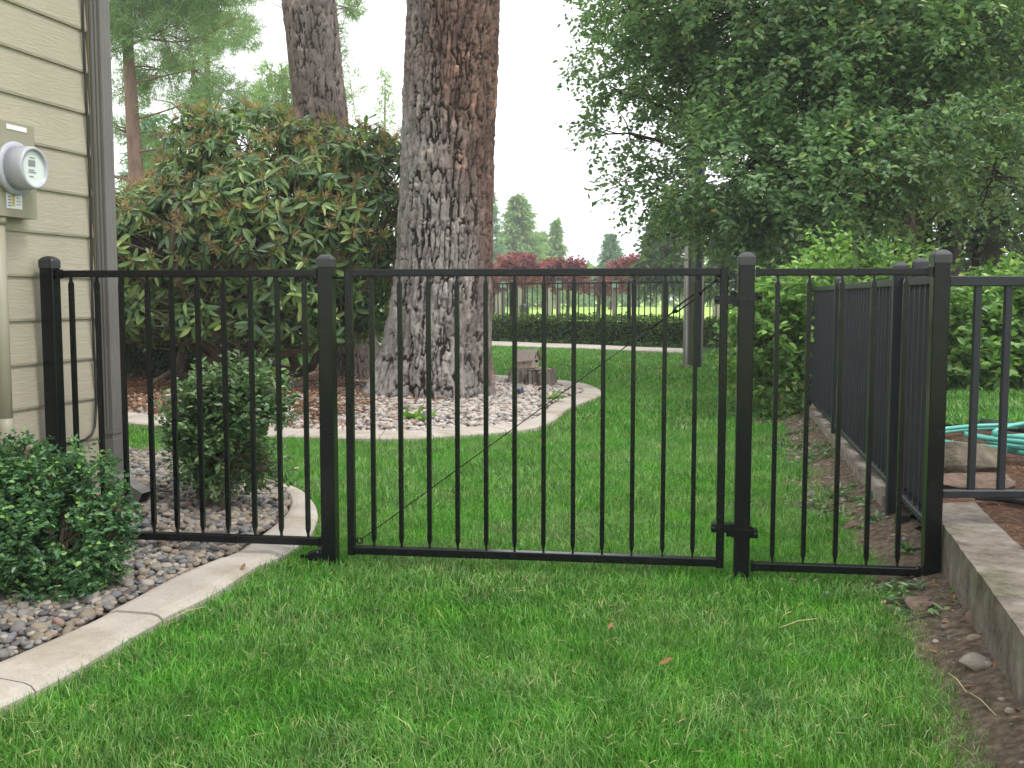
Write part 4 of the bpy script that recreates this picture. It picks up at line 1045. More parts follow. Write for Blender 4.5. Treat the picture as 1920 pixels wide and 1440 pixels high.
# ------------------------------------------------------------------ trees: trunks
def trunk(name, path, radii, nseg, rows, cell, amp, seed, material, parent, flare=None, weather=None):
    """furrowed plate bark as real relief; path: points, radii at the points"""
    pts = [np.array(p, float) for p in path]; zs = np.array([p[2] for p in pts])
    zz = np.asarray(rows, float)
    cx = np.interp(zz, zs, [p[0] for p in pts]); cy = np.interp(zz, zs, [p[1] for p in pts]); R = np.interp(zz, zs, radii)
    th = np.arange(nseg) / nseg * 2 * np.pi
    TH, Z = np.meshgrid(th, zz); shp = TH.shape
    RR = np.repeat(R[:, None], nseg, 1)
    if flare is not None: RR = RR * flare(TH, Z)
    Rm = float(np.mean(R))
    warp = np.c_[np.cos(TH.ravel()) * Rm, np.sin(TH.ravel()) * Rm, Z.ravel()]
    wob = np.c_[fbm(warp, 7, seed + 1, 2) - .5, fbm(warp, 7, seed + 2, 2) - .5, np.zeros(len(warp))] * .035
    Q = (warp + wob) / np.array([cell[0], cell[0], cell[1]])
    n1 = np.abs(fbm(Q, 1.55, seed, 2) - .5) * 2; n2 = np.abs(vnoise(Q * np.array([1, 1, 1.25]), 2.7, seed + 4) - .5) * 2
    ss = lambda x, lo, hi: (lambda t: t * t * (3 - 2 * t))(np.clip((x - lo) / (hi - lo), 0, 1))
    rag = .13 * (vnoise(warp, 55, seed + 2) - .5)
    h = (ss(n1 + rag, .02, .17) * (.35 + .65 * ss(n2 + rag, .02, .20))).reshape(shp)
    fine = (fbm(warp * np.array([1, 1, .5]), 26, seed + 7, 3) - .5).reshape(shp)
    flake = (np.floor(fbm(warp * np.array([1, 1, .45]), 13, seed + 9, 3) * 7) / 7).reshape(shp)
    idr = fbm(warp * np.array([1, 1, .4]), 11, seed + 15, 2).reshape(shp)
    big = (fbm(warp * np.array([1, 1, .35]), 3.2, seed + 31, 3) - .5).reshape(shp)
    hh = h * (.65 + .6 * idr) + .75 * fine * (.4 + .6 * h) + .75 * (flake - .5) * h + .45 * big
    RR = RR + amp * (hh - .6)
    V = np.stack([cx[:, None] + RR * np.cos(TH), cy[:, None] + RR * np.sin(TH), Z], -1).reshape(-1, 3)
    nr = len(zz); i = np.arange(nr - 1)[:, None] * nseg; k = np.arange(nseg)[None]; k2 = (k + 1) % nseg
    F = np.stack([i + k, i + k2, i + nseg + k2, i + nseg + k], -1).reshape(-1, 4)
    pl = np.clip(.5 + 1.5 * (idr - .5) + 1.1 * (flake - .5) + .5 * fine, 0, 1)
    wv = np.clip(weather(TH, Z, fbm(warp, 1.3, seed + 13, 3).reshape(shp)), 0, 1) if weather else np.zeros(shp)
    return mobj(name, np_mesh(name, V, [F], True, {'plate': pl.ravel(), 'height': h.ravel(), 'weather': wv.ravel()}), material, parent)
YT = 10.75
tb = at_z(815, 757); bt = Vector((at_y(817, 600, YT).x, YT, 0))
pine = thing('pine_tree', 'huge furrowed pine trunk rising from the stony bed behind the gate', 'tree', bt)
def cen(y, xl, xr): a, b = at_y(xl, y, YT - .1), at_y(xr, y, YT - .1); return ((a.x + b.x) / 2, YT, a.z), (b.x - a.x) / 2
prof_px = [(770, 722, 916), (740, 725, 914), (700, 726, 916), (640, 731, 917), (560, 737, 920), (500, 745, 921), (420, 747, 921), (300, 752, 924), (200, 756, 928), (100, 760, 931), (0, 763, 934)]
pth, rad = [], []
for y, xl, xr in prof_px:
    c_, r_ = cen(y, xl, xr); pth.append(c_); rad.append(r_)
pth = [(pth[0][0], YT, -.2)] + pth + [(pth[-1][0] + .25, YT, 12.0)]
rad = [rad[0]] + rad + [rad[-1] * .72]
def flare1(TH, Z):
    f = np.exp(-np.clip(Z, 0, 9) / .30)
    lob = .20 + .10 * np.cos(3 * TH - 9.9) + .06 * np.cos(5 * TH + .8)
    left = np.exp(-((np.mod(TH - np.pi * 1.03 + np.pi, 2 * np.pi) - np.pi) / .45) ** 2) * np.exp(-np.clip(Z, 0, 9) / .55) * .33
    return 1 + f * lob + left
rows1 = np.concatenate([np.linspace(-.2, 4.4, 480), np.linspace(4.5, 12, 60)])
def weath1(TH, Z, n):
    # grey weathered plates low down and on the left, redder flaky bark above and on the right
    side = np.cos(TH - np.radians(215))
    return .42 + (1.75 - Z) * .55 + side * 1.0 + (n - .5) * 2.0
trunk('trunk', pth, rad, 360, rows1, (.072, .42), .040, 3, M['bark_pine'], pine, flare1, weath1)
YL = 12.9
lb = at_z(658, 722); bl_ = Vector((at_y(655, 600, YL).x, YL, 0))
lean = thing('pine_tree', 'leaning pine trunk rising out of the rhododendron bush', 'tree', bl_)
pl_px = [(735, 628, 712), (600, 607, 700), (400, 580, 675), (210, 553, 650), (100, 541, 638), (0, 529, 627)]
pth, rad = [], []
for y, xl, xr in pl_px:
    a, b = at_y(xl, y, YL), at_y(xr, y, YL); pth.append(((a.x + b.x) / 2, YL, a.z)); rad.append((b.x - a.x) / 2)
dx = (pth[-1][0] - pth[-2][0]) / (pth[-1][2] - pth[-2][2])
pth = [(pth[0][0], YL, -.3)] + pth + [(pth[-1][0] + dx * 6, YL, pth[-1][2] + 6)]
rad = [rad[0] * 1.1] + rad + [rad[-1] * .8]
trunk('trunk', pth, rad, 170, np.concatenate([np.linspace(-.3, 5.1, 260), np.linspace(5.2, 10, 40)]), (.055, .32), .024, 8, M['bark_pine2'], lean,
      lambda TH, Z: 1 + .3 * np.exp(-np.clip(Z, 0, 9) / .35), lambda TH, Z, n: .35 + (n - .5) * 1.5 + .4 * np.cos(TH - np.radians(330)))

# ------------------------------------------------------------------ foliage builders
def tubes_np(segs, n=5):
    """many tapered straight segments: (a, b, ra, rb) -> V, F"""
    a = np.array([s[0] for s in segs]); b = np.array([s[1] for s in segs]); ra = np.array([s[2] for s in segs]); rb = np.array([s[3] for s in segs])
    t = norm(b - a); ref = np.where(np.abs(t[:, 2:3]) < .9, np.array([[0, 0, 1.]]), np.array([[1., 0, 0]])); x = norm(np.cross(t, ref)); y = np.cross(t, x)
    an = np.arange(n) * 2 * np.pi / n
    ring_ = x[:, None] * np.cos(an)[None, :, None] + y[:, None] * np.sin(an)[None, :, None]
    V = np.concatenate([a[:, None] + ring_ * ra[:, None, None], b[:, None] + ring_ * rb[:, None, None]], 1)
    k = np.arange(n); k2 = (k + 1) % n
    F = np.stack([k, k2, n + k2, n + k], -1)
    F = (np.arange(len(segs))[:, None, None] * 2 * n + F[None]).reshape(-1, 4)
    return V.reshape(-1, 3), [F]
def limb(segs, a, b, ra, rb, r, bend=.12, k=4):
    a, b = np.array(a, float), np.array(b, float); L = np.linalg.norm(b - a); off = r.normal(0, bend * L, 3)
    prev = a
    for i in range(1, k + 1):
        t = i / k; p = a * (1 - t) + b * t + off * math.sin(math.pi * t)
        segs.append((prev, p, ra + (rb - ra) * (i - 1) / k, ra + (rb - ra) * t)); prev = p
def blob_twigs(blobs, n, r, nscale, thr, shell=.45):
    vol = np.array([b[1][0] * b[1][1] * b[1][2] * (b[2] if len(b) > 2 else 1) for b in blobs]); ch = r.choice(len(blobs), n, p=vol / vol.sum())
    C = np.array([b[0] for b in blobs], float)[ch]; Rr = np.array([b[1] for b in blobs], float)[ch]
    d = rnd_dir(n, r); q = r.uniform(shell ** 3, 1, n) ** (1 / 3)
    P = C + d * Rr * q[:, None]
    keep = fbm(P, nscale, 77, 2) > thr
    return P[keep], norm(d / Rr)[keep], ch[keep]
def twig_leaves(P, D, tl, k, L, W, r, shape, up=.6, droop=.15, spread=.9, updir=.5):
    n = len(P); T = np.repeat(np.arange(n), k); f = np.tile((np.arange(k) + .5) / k, n)
    pos = P[T] + D[T] * (tl * (f - .3))[:, None] + r.normal(0, tl * .05, (n * k, 3))
    sd = norm(np.cross(D, np.array([0, 0, 1.]) + r.normal(0, .2, (n, 3))))[T] * np.where(np.arange(n * k) % 2, 1, -1)[:, None]
    A = D[T] * .55 + sd * spread + r.normal(0, .35, (n * k, 3))
    N = np.array([0, 0, 1.]) * up + D[T] * updir * .3 + r.normal(0, .38, (n * k, 3))
    return leaves(pos, A, N, L * r.uniform(.65, 1.2, n * k), W * r.uniform(.7, 1.15, n * k), shape, droop)
def broadleaf(name, label, cat, base, blobs, n_tw, tl, k, L, W, seed, lm, bm_, trunk_r, ztr, thr=.42, nscale=1.4, shape='oval', droop_d=-.35, group=None, shell=.45, crown='crown', stems=1):
    r = np.random.default_rng(seed); root_ = thing(name, label, cat, base, group); segs = []
    base = np.array(base, float)
    P, D, ch = blob_twigs(blobs, n_tw, r, nscale, thr, shell)
    D = norm(D + np.array([0, 0, droop_d]) + r.normal(0, .35, P.shape))
    V, F = twig_leaves(P, D, tl, k, L, W, r, shape)
    mobj(crown, np_mesh(crown, V, F), lm, root_)
    top = base + np.array([0, 0, ztr])
    if trunk_r > 0:
        for s_i in range(stems):
            o_ = r.normal(0, trunk_r * 1.6, 3) * (stems > 1) * np.array([1, 1, 0])
            limb(segs, base + o_ - np.array([0, 0, .05]), top + o_ * 2.5, trunk_r, trunk_r * .55, r, .03, 6)
    nsk = min(len(P), 420)
    for bi, b in enumerate(blobs):
        c = np.array(b[0], float); st_ = base + (top - base) * r.uniform(.45, 1.0)
        limb(segs, st_, c, max(trunk_r * .35, .01), max(trunk_r * .16, .005), r, .08, 4)
        idx = np.where(ch == bi)[0]
        for q in idx[:max(6, int(nsk * len(idx) / max(len(P), 1)))]: limb(segs, c, P[q], max(trunk_r * .10, .004), .003, r, .10, 3)
    V, F = tubes_np(segs, 6); mobj('trunk', np_mesh('trunk', V, F, True), bm_, root_)
    return root_

# rhododendron -----------------------------------------------------
YB = 11.6
rb = Vector((at_y(430, 690, YB).x, YB, .05))
rh = thing('rhododendron', 'big rhododendron bush with glossy leaves and spent brown flower heads', 'shrub', rb)
r = np.random.default_rng(21)
def by(px, py, Y): p = at_y(px, py, Y); return (p.x, p.y, p.z)
rblobs = [(by(480, 430, 11.4), (1.35, 1.1, 1.05)), (by(300, 480, 11.4), (1.0, 1.0, .85)), (by(640, 420, 11.5), (.85, .9, 1.05)), (by(470, 290, 11.6), (.75, .8, .62)), (by(600, 300, 11.6), (.7, .7, .50)), (by(380, 270, 11.6), (.42, .6, .42)), (by(700, 310, 11.8), (.45, .6, .55)), (by(560, 560, 11.3), (1.0, .8, .42)), (by(690, 560, 11.5), (.42, .5, .40)), (by(150, 480, 11.5), (1.0, 1.0, .8)), (by(290, 585, 11.3), (.75, .8, .36)), (by(400, 590, 11.2), (.7, .7, .33)), (by(620, 600, 11.2), (.55, .6, .30)), (by(500, 610, 11.1), (.5, .6, .26))]
P, D, ch = blob_twigs(rblobs, 3300, r, 1.3, .19, .66)
# keep whorls that are not buried deep inside another blob
dep = np.min([np.linalg.norm((P - np.array(b[0])) / np.array(b[1]), axis=1) for b in rblobs], 0)
ok = (dep > .62) & (P[:, 2] > .55) & ((P[:, 1] < 12.3) | (r.random(len(P)) < .4)); P, D = P[ok], D[ok]
D = norm(D + np.array([0, -.15, .55]) + r.normal(0, .22, P.shape))
n = len(P); k = 9; T = np.repeat(np.arange(n), k)
ref = norm(np.cross(D, r.normal(size=(n, 3)))); bit = np.cross(D, ref)
ang = np.tile(np.arange(k) * 2.39996, n) + np.repeat(r.uniform(0, 6.28, n), k)
rdir = ref[T] * np.cos(ang)[:, None] + bit[T] * np.sin(ang)[:, None]
pitch = r.uniform(-.55, .6, n * k)
A = norm(rdir * np.cos(pitch)[:, None] + D[T] * np.sin(pitch)[:, None] + np.array([0, 0, -.20]) + r.normal(0, .16, (n * k, 3)))
pos = P[T] + rdir * .012 - D[T] * (r.uniform(0, .07, n * k))[:, None]
Nn = D[T] + r.normal(0, .22, (n * k, 3))
drop_ = r.random(n * k) < .22; Ls = r.uniform(.10, .185, n * k) * np.where(r.random(n * k) < .2, .7, 1.0); Ls = np.where(drop_, .03, Ls); Ws = Ls * r.uniform(.25, .34, n * k)
# the 300 leaves that face the camera and show largest become parts of their own
view = (-Nn[:, 1]) * .3 + 1.0; score = Ls * Ws / (pos[:, 1] ** 2) * view * (np.abs(pos[:, 0] / pos[:, 1]) < .45) * (pos[:, 1] < 11.3) * (np.linalg.norm((pos - np.array(rblobs[0][0])) / np.array((2.4, 1.2, 1.4)), axis=1) > .5)
big = np.argsort(-score)[:300]; rest = np.setdiff1d(np.arange(n * k), big)
V, F = leaves(pos[rest], A[rest], Nn[rest], Ls[rest], Ws[rest], 'long', r.uniform(.05, .55, len(rest))[:, None], .14)
o = mobj('foliage', np_mesh('foliage', V, F, True), M['rhodo'], rh); o['kind'] = 'stuff'
for q in big:
    V, F = leaves(np.zeros((1, 3)), A[q:q + 1], Nn[q:q + 1], Ls[q], Ws[q], 'long', r.uniform(.05, .5), .14)
    o = mobj('leaf', np_mesh('leaf', V, F, True), M['rhodo_one']); o.location = pos[q]
    o.parent = rh; o.matrix_parent_inverse = Matrix.Translation(rb).inverted()
# spent flower heads at many whorl centres, fresh shoots at a few
fl_i = np.where((r.random(n) < .55) & (P[:, 2] > 1.2))[0]; k2 = 26; T = np.repeat(fl_i, k2)
Dd = norm(D[T] * .8 + rnd_dir(len(T), r) * .85); V, F = leaves(P[T] + D[T] * .02, Dd, rnd_dir(len(T), r), r.uniform(.05, .12, len(T)), r.uniform(.004, .008, len(T)), 'diamond')
o = mobj('spent_flowers', np_mesh('spent_flowers', V, F), M['spent'], rh); o['kind'] = 'stuff'
nw = np.where(r.random(n) < .10)[0]; T = np.repeat(nw, 7)
V, F = leaves(P[T] + D[T] * .02, norm(D[T] + rnd_dir(len(T), r) * .7), rnd_dir(len(T), r), r.uniform(.06, .12, len(T)), r.uniform(.014, .022, len(T)), 'long')
o = mobj('new_shoots', np_mesh('new_shoots', V, F), M['rhodo_new'], rh); o['kind'] = 'stuff'
segs = []
bs = [by(430, 692, 11.5), by(470, 690, 11.8), by(560, 700, 11.9), by(330, 700, 11.5)]
for q in range(n):
    if r.random() < .5:
        c = np.array(rblobs[r.integers(len(rblobs))][0]) * np.array([1, 1, .75]); mid = P[q] * .45 + c * .55 - np.array([0, 0, .15])
        limb(segs, mid, P[q] - D[q] * .02, .012, .006, r, .08, 3)
for b in rblobs:
    c = np.array(b[0]); s0_ = np.array(bs[r.integers(len(bs))]); limb(segs, s0_, c, .06, .022, r, .13, 5)
    for _ in range(7): limb(segs, c, c + rnd_dir(1, r)[0] * np.array(b[1]) * .75, .02, .008, r, .1, 3)
limb(segs, by(470, 700, 11.2), by(405, 600, 11.3), .07, .05, r, .05, 4); limb(segs, by(285, 718, 11.0), by(330, 690, 11.2), .03, .02, r, .05, 3); limb(segs, by(480, 690, 11.2), by(620, 640, 11.3), .06, .045, r, .06, 4)
V, F = tubes_np(segs, 6); mobj('branches', np_mesh('branches', V, F, True), M['twig'], rh)

# small shrub in the near bed --------------------------------------
sb = at_z(412, 962, .03)
def sblob(px, py, rx, ry, rz, Y=sb.y): return (by(px, py, Y), (rx, ry, rz))
broadleaf('shrub', 'small leafy shrub among pebbles behind the left fence section', 'shrub', (sb.x, sb.y, .03),
          [sblob(455, 745, .24, .22, .14), sblob(400, 790, .19, .2, .16), sblob(500, 770, .16, .18, .13), sblob(430, 850, .19, .2, .16), sblob(370, 845, .10, .14, .12), sblob(480, 880, .13, .15, .10), sblob(395, 730, .10, .1, .09)],
          1250, .13, 12, .033, .019, 31, M['euon'], M['twig'], .013, .25, .46, 5, 'oval', .15, stems=5, crown='foliage')
# boxwood bush bottom left -----------------------------------------
bb = at_z(95, 1135, .03)
def bblob(px, py, rx, ry, rz, dY=0.0): return (by(px, py, bb.y + .12 + dY), (rx, ry, rz))
broadleaf('boxwood', 'dense dark green boxwood bush on the pebbles in front of the left post', 'shrub', (bb.x, bb.y + .1, .03),
          [bblob(60, 1005, .22, .2, .15), bblob(165, 1010, .12, .16, .11), bblob(35, 915, .14, .15, .15, .05), bblob(70, 870, .055, .08, .06, .05), bblob(168, 920, .085, .1, .11, .05), bblob(215, 955, .05, .08, .06), bblob(150, 868, .045, .05, .05, .05), bblob(-30, 1000, .2, .2, .2), bblob(100, 1080, .19, .18, .09), bblob(192, 1045, .06, .09, .07), bblob(45, 845, .05, .06, .055, .03), bblob(120, 960, .07, .12, .07)],
          3000, .075, 12, .0225, .0155, 37, M['box'], M['twig'], .010, .2, .26, 8, 'oval', .35, stems=5, crown='foliage', shell=.6)
# dark clipped hedge far left and shrubs behind ---------------------
def hedge(name, label, cat, a, b, w, h, z0_, n, L, lm, seed, core=True):
    r = np.random.default_rng(seed); a, b = Vector(a), Vector(b); root_ = thing(name, label, cat, (a + b) / 2)
    d = b - a; u = np.array(d.normalized()); nn = np.array([-u[1], u[0], 0]); ln = d.length
    s = r.uniform(-.02, 1.02, n); face = r.random(n)
    o_ = np.where(face < .5, -w / 2, np.where(face < .62, w / 2, r.uniform(-w / 2, w / 2, n))); z = np.where(face < .62, r.uniform(0, h, n), h)
    base = np.array(a)[None] + u * (s * ln)[:, None]
    wob = fbm(np.c_[s * ln, z, o_], 3.2, seed) - .5
    o_ = o_ + np.sign(o_) * wob * .16; z = z + np.where(face >= .62, wob * .30, 0) + r.normal(0, .02, n)
    P = base + nn * o_[:, None] + np.array([0, 0, 1.]) * (z0_ + z)[:, None] + r.normal(0, .02, (n, 3))
    A = rnd_dir(n, r) + np.where(face < .5, -1, .3)[:, None] * nn + np.array([0, 0, .5]); N = rnd_dir(n, r) * .6 + np.array([0, 0, .8]) - nn * .4
    V, F = leaves(P, A, N, L * r.uniform(.6, 1.3, n), L * .6 * r.uniform(.6, 1.2, n), 'diamond'); mobj('foliage', np_mesh('foliage', V, F), lm, root_)
    segs = []
    for q in range(int(ln / .12)):
        p = np.array(a) + u * (q + .5) * .12 + nn * r.uniform(-w * .3, w * .3); p[2] = z0_ - .05
        for _ in range(4): limb(segs, p, p + np.array([r.normal(0, .12), r.normal(0, .12), h * r.uniform(.6, .95)]), .010, .004, r, .06, 3)
    V, F = tubes_np(segs, 4); so = mobj('stems', np_mesh('stems', V, F), M['bark_dark'], root_); so['kind'] = 'stuff'
    m = MB(); m.box(((a + b) / 2) + Vector((0, 0, z0_ + h * .47 + .02)), (ln * .99, w * .55, h * .80), (u[0], u[1])); mobj('dark_core', m.mesh('dark_core'), M['inner'], root_)  # solid dark box added inside so the hedge is not see-through
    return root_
M['inner'] = simple('dark_core_fill', [(0.3, (0.012, 0.016, 0.008)), (0.7, (0.03, 0.038, 0.016))], 30, 0.95, 0.1, 0.8, 60, 0.03)
ha, hb = far_pt(700, 0), far_pt(1282, 0); hn = Vector((-fu.y, fu.x, 0))
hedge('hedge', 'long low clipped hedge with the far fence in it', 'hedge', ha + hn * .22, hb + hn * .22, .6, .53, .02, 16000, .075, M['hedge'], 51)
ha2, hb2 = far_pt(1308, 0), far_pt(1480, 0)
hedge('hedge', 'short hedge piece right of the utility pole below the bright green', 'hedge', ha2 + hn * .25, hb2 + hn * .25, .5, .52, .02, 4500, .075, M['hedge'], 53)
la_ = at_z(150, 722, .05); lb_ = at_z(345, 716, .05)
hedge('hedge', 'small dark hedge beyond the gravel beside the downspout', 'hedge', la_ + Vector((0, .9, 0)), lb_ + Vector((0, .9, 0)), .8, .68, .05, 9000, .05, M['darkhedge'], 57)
broadleaf('shrub', 'green shrub half hidden behind the rhododendron near the house corner', 'shrub', (-5.6, 18, 0),
          [((-6.3, 18, 1.2), (1.5, 1.0, 1.3)), ((-4.4, 18.2, 1.1), (1.6, 1.0, 1.2)), ((-2.9, 18.3, 1.0), (1.2, .9, 1.1))], 1500, .3, 12, .09, .05, 61, M['dark_leaf'], M['bark_dark'], .05, 1, .36, 1.4, 'diamond', crown='foliage', stems=4)

# broadleaf tree on the right ---------------------------------------
YD = 12.5
def db(px, py, Y, rx, ry, rz, w=1): return (by(px, py, Y), (rx, ry, rz), w)
dbl = [db(1500, 150, 12.5, 1.7, 1.6, .95), db(1330, 130, 13, 1.25, 1.4, .80, .7), db(1190, 110, 13.5, .85, 1.1, .65, .55), db(1180, 250, 13.2, .70, .9, .40, .55), db(1240, 360, 13, .75, .9, .45, .6), db(1380, 330, 12, 1.1, 1.2, .75), db(1550, 330, 11.8, 1.2, 1.2, .75), db(1480, 420, 12, 1.2, 1.1, .42), db(1660, 230, 12, 1.3, 1.3, .9), db(1800, 140, 12.5, 1.3, 1.3, .9), db(1700, 60, 12, 1.6, 1.4, .7), db(1420, 20, 12.5, 1.7, 1.5, .7), db(1210, 0, 13.5, .9, 1.2, .55, .6), db(1860, 330, 13, .9, 1.0, .7, .7), db(1260, 440, 13.4, .6, .7, .22, .7), db(1700, 400, 12.5, .8, .9, .5, .6), db(1160, 170, 13.6, .5, .6, .25, .6)]
broadleaf('broadleaf_tree', 'large broadleaf tree filling the sky on the right with grey green leaves', 'tree', (4.3, 12.6, .2), dbl + [((4.0, 12.5, 6.2), (3.2, 2.6, 1.6), .25)], 12000, .36, 11, .080, .050, 71, M['decid'], M['bark_dark'], .13, 3.6, .375, 1.5, 'oval', -.25, shell=.35)
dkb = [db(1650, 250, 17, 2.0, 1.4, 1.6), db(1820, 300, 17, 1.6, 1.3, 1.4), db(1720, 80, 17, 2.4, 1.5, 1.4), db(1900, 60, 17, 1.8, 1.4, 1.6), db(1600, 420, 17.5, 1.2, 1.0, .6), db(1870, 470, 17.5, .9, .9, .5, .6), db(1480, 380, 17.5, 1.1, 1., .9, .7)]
broadleaf('broadleaf_tree', 'dark tree with a thick trunk behind the grey green broadleaf tree', 'tree', (6.75, 17.5, .2), dkb, 3600, .45, 11, .13, .075, 73, M['dark_leaf'], M['bark_dark'], .24, 4.0, .40, .9, 'diamond', -.3)  # darker leaf colour than the tree in front
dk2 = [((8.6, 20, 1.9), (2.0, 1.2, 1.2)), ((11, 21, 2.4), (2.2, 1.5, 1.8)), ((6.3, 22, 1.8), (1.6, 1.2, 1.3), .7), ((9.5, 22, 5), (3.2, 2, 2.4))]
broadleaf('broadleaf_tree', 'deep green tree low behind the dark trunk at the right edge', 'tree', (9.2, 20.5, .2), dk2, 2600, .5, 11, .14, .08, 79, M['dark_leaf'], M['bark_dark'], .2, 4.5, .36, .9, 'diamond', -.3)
r = np.random.default_rng(5)
for i, (px, w_, lab) in enumerate(((1712, .20, 'dark bare trunk behind the double posts of the receding fence'), (1775, .17, 'dark bare trunk behind the end post right of the thinner gap'), (1842, .26, 'thick dark trunk behind the retaining wall fence'))):
    Y = 16.0 + i * .7; b_ = at_y(px, 557, Y); rt = thing('tree', lab, 'tree', (b_.x, Y, .2)); segs = []
    limb(segs, (b_.x, Y, .1), (b_.x + r.normal(0, .2), Y, 7), w_, w_ * .6, r, .02, 6)
    for _ in range(5): z_ = r.uniform(2, 6); limb(segs, (b_.x, Y, z_), (b_.x + r.normal(0, 1.2), Y + r.normal(0, .8), z_ + r.uniform(.2, 1)), w_ * .25, .02, r, .1, 4)
    V, F = tubes_np(segs, 10); mobj('trunk', np_mesh('trunk', V, F, True), M['bark_dark'], rt)

# bright shrubs ------------------------------------------------------
sbr = [db(1500, 590, 9.3, .48, .5, .36), db(1460, 640, 9.2, .33, .45, .42), db(1570, 530, 9.8, .42, .5, .16), db(1440, 580, 9.8, .26, .4, .36), db(1520, 690, 8.9, .25, .3, .26), db(1550, 485, 10.2, .17, .3, .15, 1.5), db(1490, 730, 9.0, .3, .3, .14), db(1600, 530, 10.5, .45, .4, .22), db(1690, 520, 11, .4, .4, .22), db(1540, 610, 8.7, .13, .2, .14, 1.5), db(1420, 660, 9.8, .22, .4, .36)]
broadleaf('shrub', 'bright green leafy shrub spilling over the far end of the receding fence', 'shrub', (at_z(1480, 755).x, 9.3, .0), sbr, 1300, .36, 10, .080, .05, 83, M['bright'], M['twig'], .02, .8, .41, 3.2, 'oval', .25, stems=4, shell=.35, crown='foliage')
sb2 = [db(1830, 640, 9.6, .55, .5, .40), db(1900, 600, 9.8, .5, .5, .45), db(1800, 590, 9.8, .28, .4, .25), db(1860, 690, 9.3, .5, .4, .20), db(1950, 640, 9.5, .5, .5, .5), db(1900, 530, 10, .3, .3, .2, .6), db(1780, 670, 9.4, .2, .3, .3)]
broadleaf('shrub', 'bright green shrub beyond the side lawn seen through the retaining wall fence', 'shrub', (4.4, 9.6, .22), sb2, 1500, .22, 9, .085, .06, 89, M['bright'], M['twig'], .02, .7, .36, 2.6, 'oval', .1, stems=4, crown='foliage')
# low weeds on the dirt strip and in the tree bed
def weed(p, n_, L, seed, label, lm='bright'):
    r = np.random.default_rng(seed); rt = thing('weed', label, 'weed', p); P = np.tile(np.array(p, float), (n_, 1)) + r.normal(0, L * .25, (n_, 3)) * np.array([1, 1, 0])
    A = rnd_dir(n_, r) * np.array([1, 1, .4]) + np.array([0, 0, .6]); V, F = leaves(P, A, np.tile((0, 0, 1.), (n_, 1)) + r.normal(0, .3, (n_, 3)), L * r.uniform(.6, 1.2, n_), L * .3, 'oval', .3)
    mobj('leaves', np_mesh('leaves', V, F), M[lm], rt)
p = at_z(778, 792, .03); weed((p.x, p.y, .06), 24, .14, 3, 'small green weed in the pale stones before the huge trunk')
p = at_z(1043, 752, .05); weed((p.x, p.y, .07), 20, .12, 5, 'small green weed near the stump and kerb of the tree bed')
p = at_z(1712, 1040, .05); weed((p.x, p.y, .06), 22, .07, 7, 'pale green weed on the dirt behind the end post', 'euon')
p = at_z(1655, 985, .03); weed((p.x, p.y, .04), 26, .07, 9, 'small weed on the dirt strip behind the narrow fence section', 'euon')

# ------------------------------------------------------------------ stump, birdhouse, pole
YS = 12.2
s0 = at_y(997, 722, YS); stump = thing('stump', 'low weathered grey tree stump carrying the birdhouse', 'stump', (s0.x, YS, .05))
NS = 96; th = np.arange(NS) / NS * 2 * np.pi
zs_ = np.linspace(-.05, .155, 9); rowsV = []
rr = np.random.default_rng(2); fl = .05 * (vnoise(np.c_[np.cos(th) * 6, np.sin(th) * 6], 1, 4) - .5) + .03 * rr.normal(size=NS)
for z in zs_:
    R_ = .225 * (1 + .14 * np.exp(-max(z, 0) / .06)) + fl * (1 + .4 * rr.normal(size=NS) * .3) + .01 * np.sin(th * 5)
    rowsV.append(np.c_[s0.x + R_ * np.cos(th), YS + R_ * np.sin(th), np.full(NS, z + .05) + (.015 * np.sin(th * 2 + .5) + .008 * rr.normal(size=NS) if z > .14 else 0)])
V = np.concatenate(rowsV); i = np.arange(8)[:, None] * NS; k = np.arange(NS)[None]; k2 = (k + 1) % NS
mobj('trunk', np_mesh('trunk', V, [np.stack([i + k, i + k2, i + NS + k2, i + NS + k], -1).reshape(-1, 4)], False), M['old_wood'], stump)
m = MB(); m.add([tuple(v) for v in rowsV[-1] * 1.0 - np.array([0, 0, .004])] + [(s0.x, YS, .200)], [(q, (q + 1) % NS, NS) for q in range(NS)]); m.build('cut_face', M['cedar'], stump)
bh0 = at_y(988, 700, YS - .05); bz = .232
bh = thing('birdhouse', 'small weathered wooden birdhouse with pitched roof resting on the stump', 'birdhouse', (bh0.x, YS - .05, bz))
ba = math.radians(-28); bu = Vector((math.cos(ba), math.sin(ba), 0)); bn = Vector((-bu.y, bu.x, 0))   # ridge runs along bu, gable faces +bu
bl, bw, bhh, rh_ = .215, .165, .105, .20
def bp(x, y, z): return Vector((bh0.x, YS - .05, bz)) + bu * x + bn * y + Vector((0, 0, z + x * .10))
m = MB(); m.add([bp(-bl / 2, -bw / 2, .0), bp(bl / 2, -bw / 2, .0), bp(bl / 2, bw / 2, .0), bp(-bl / 2, bw / 2, .0), bp(-bl / 2, -bw / 2, bhh), bp(bl / 2, -bw / 2, bhh), bp(bl / 2, bw / 2, bhh), bp(-bl / 2, bw / 2, bhh), bp(-bl / 2, 0, rh_), bp(bl / 2, 0, rh_)],
      [(3, 2, 1, 0), (0, 1, 5, 4), (2, 3, 7, 6), (1, 2, 6, 9, 5), (3, 0, 4, 8, 7), (4, 5, 9, 8), (6, 7, 8, 9)]); m.build('walls', M['cedar'], bh)
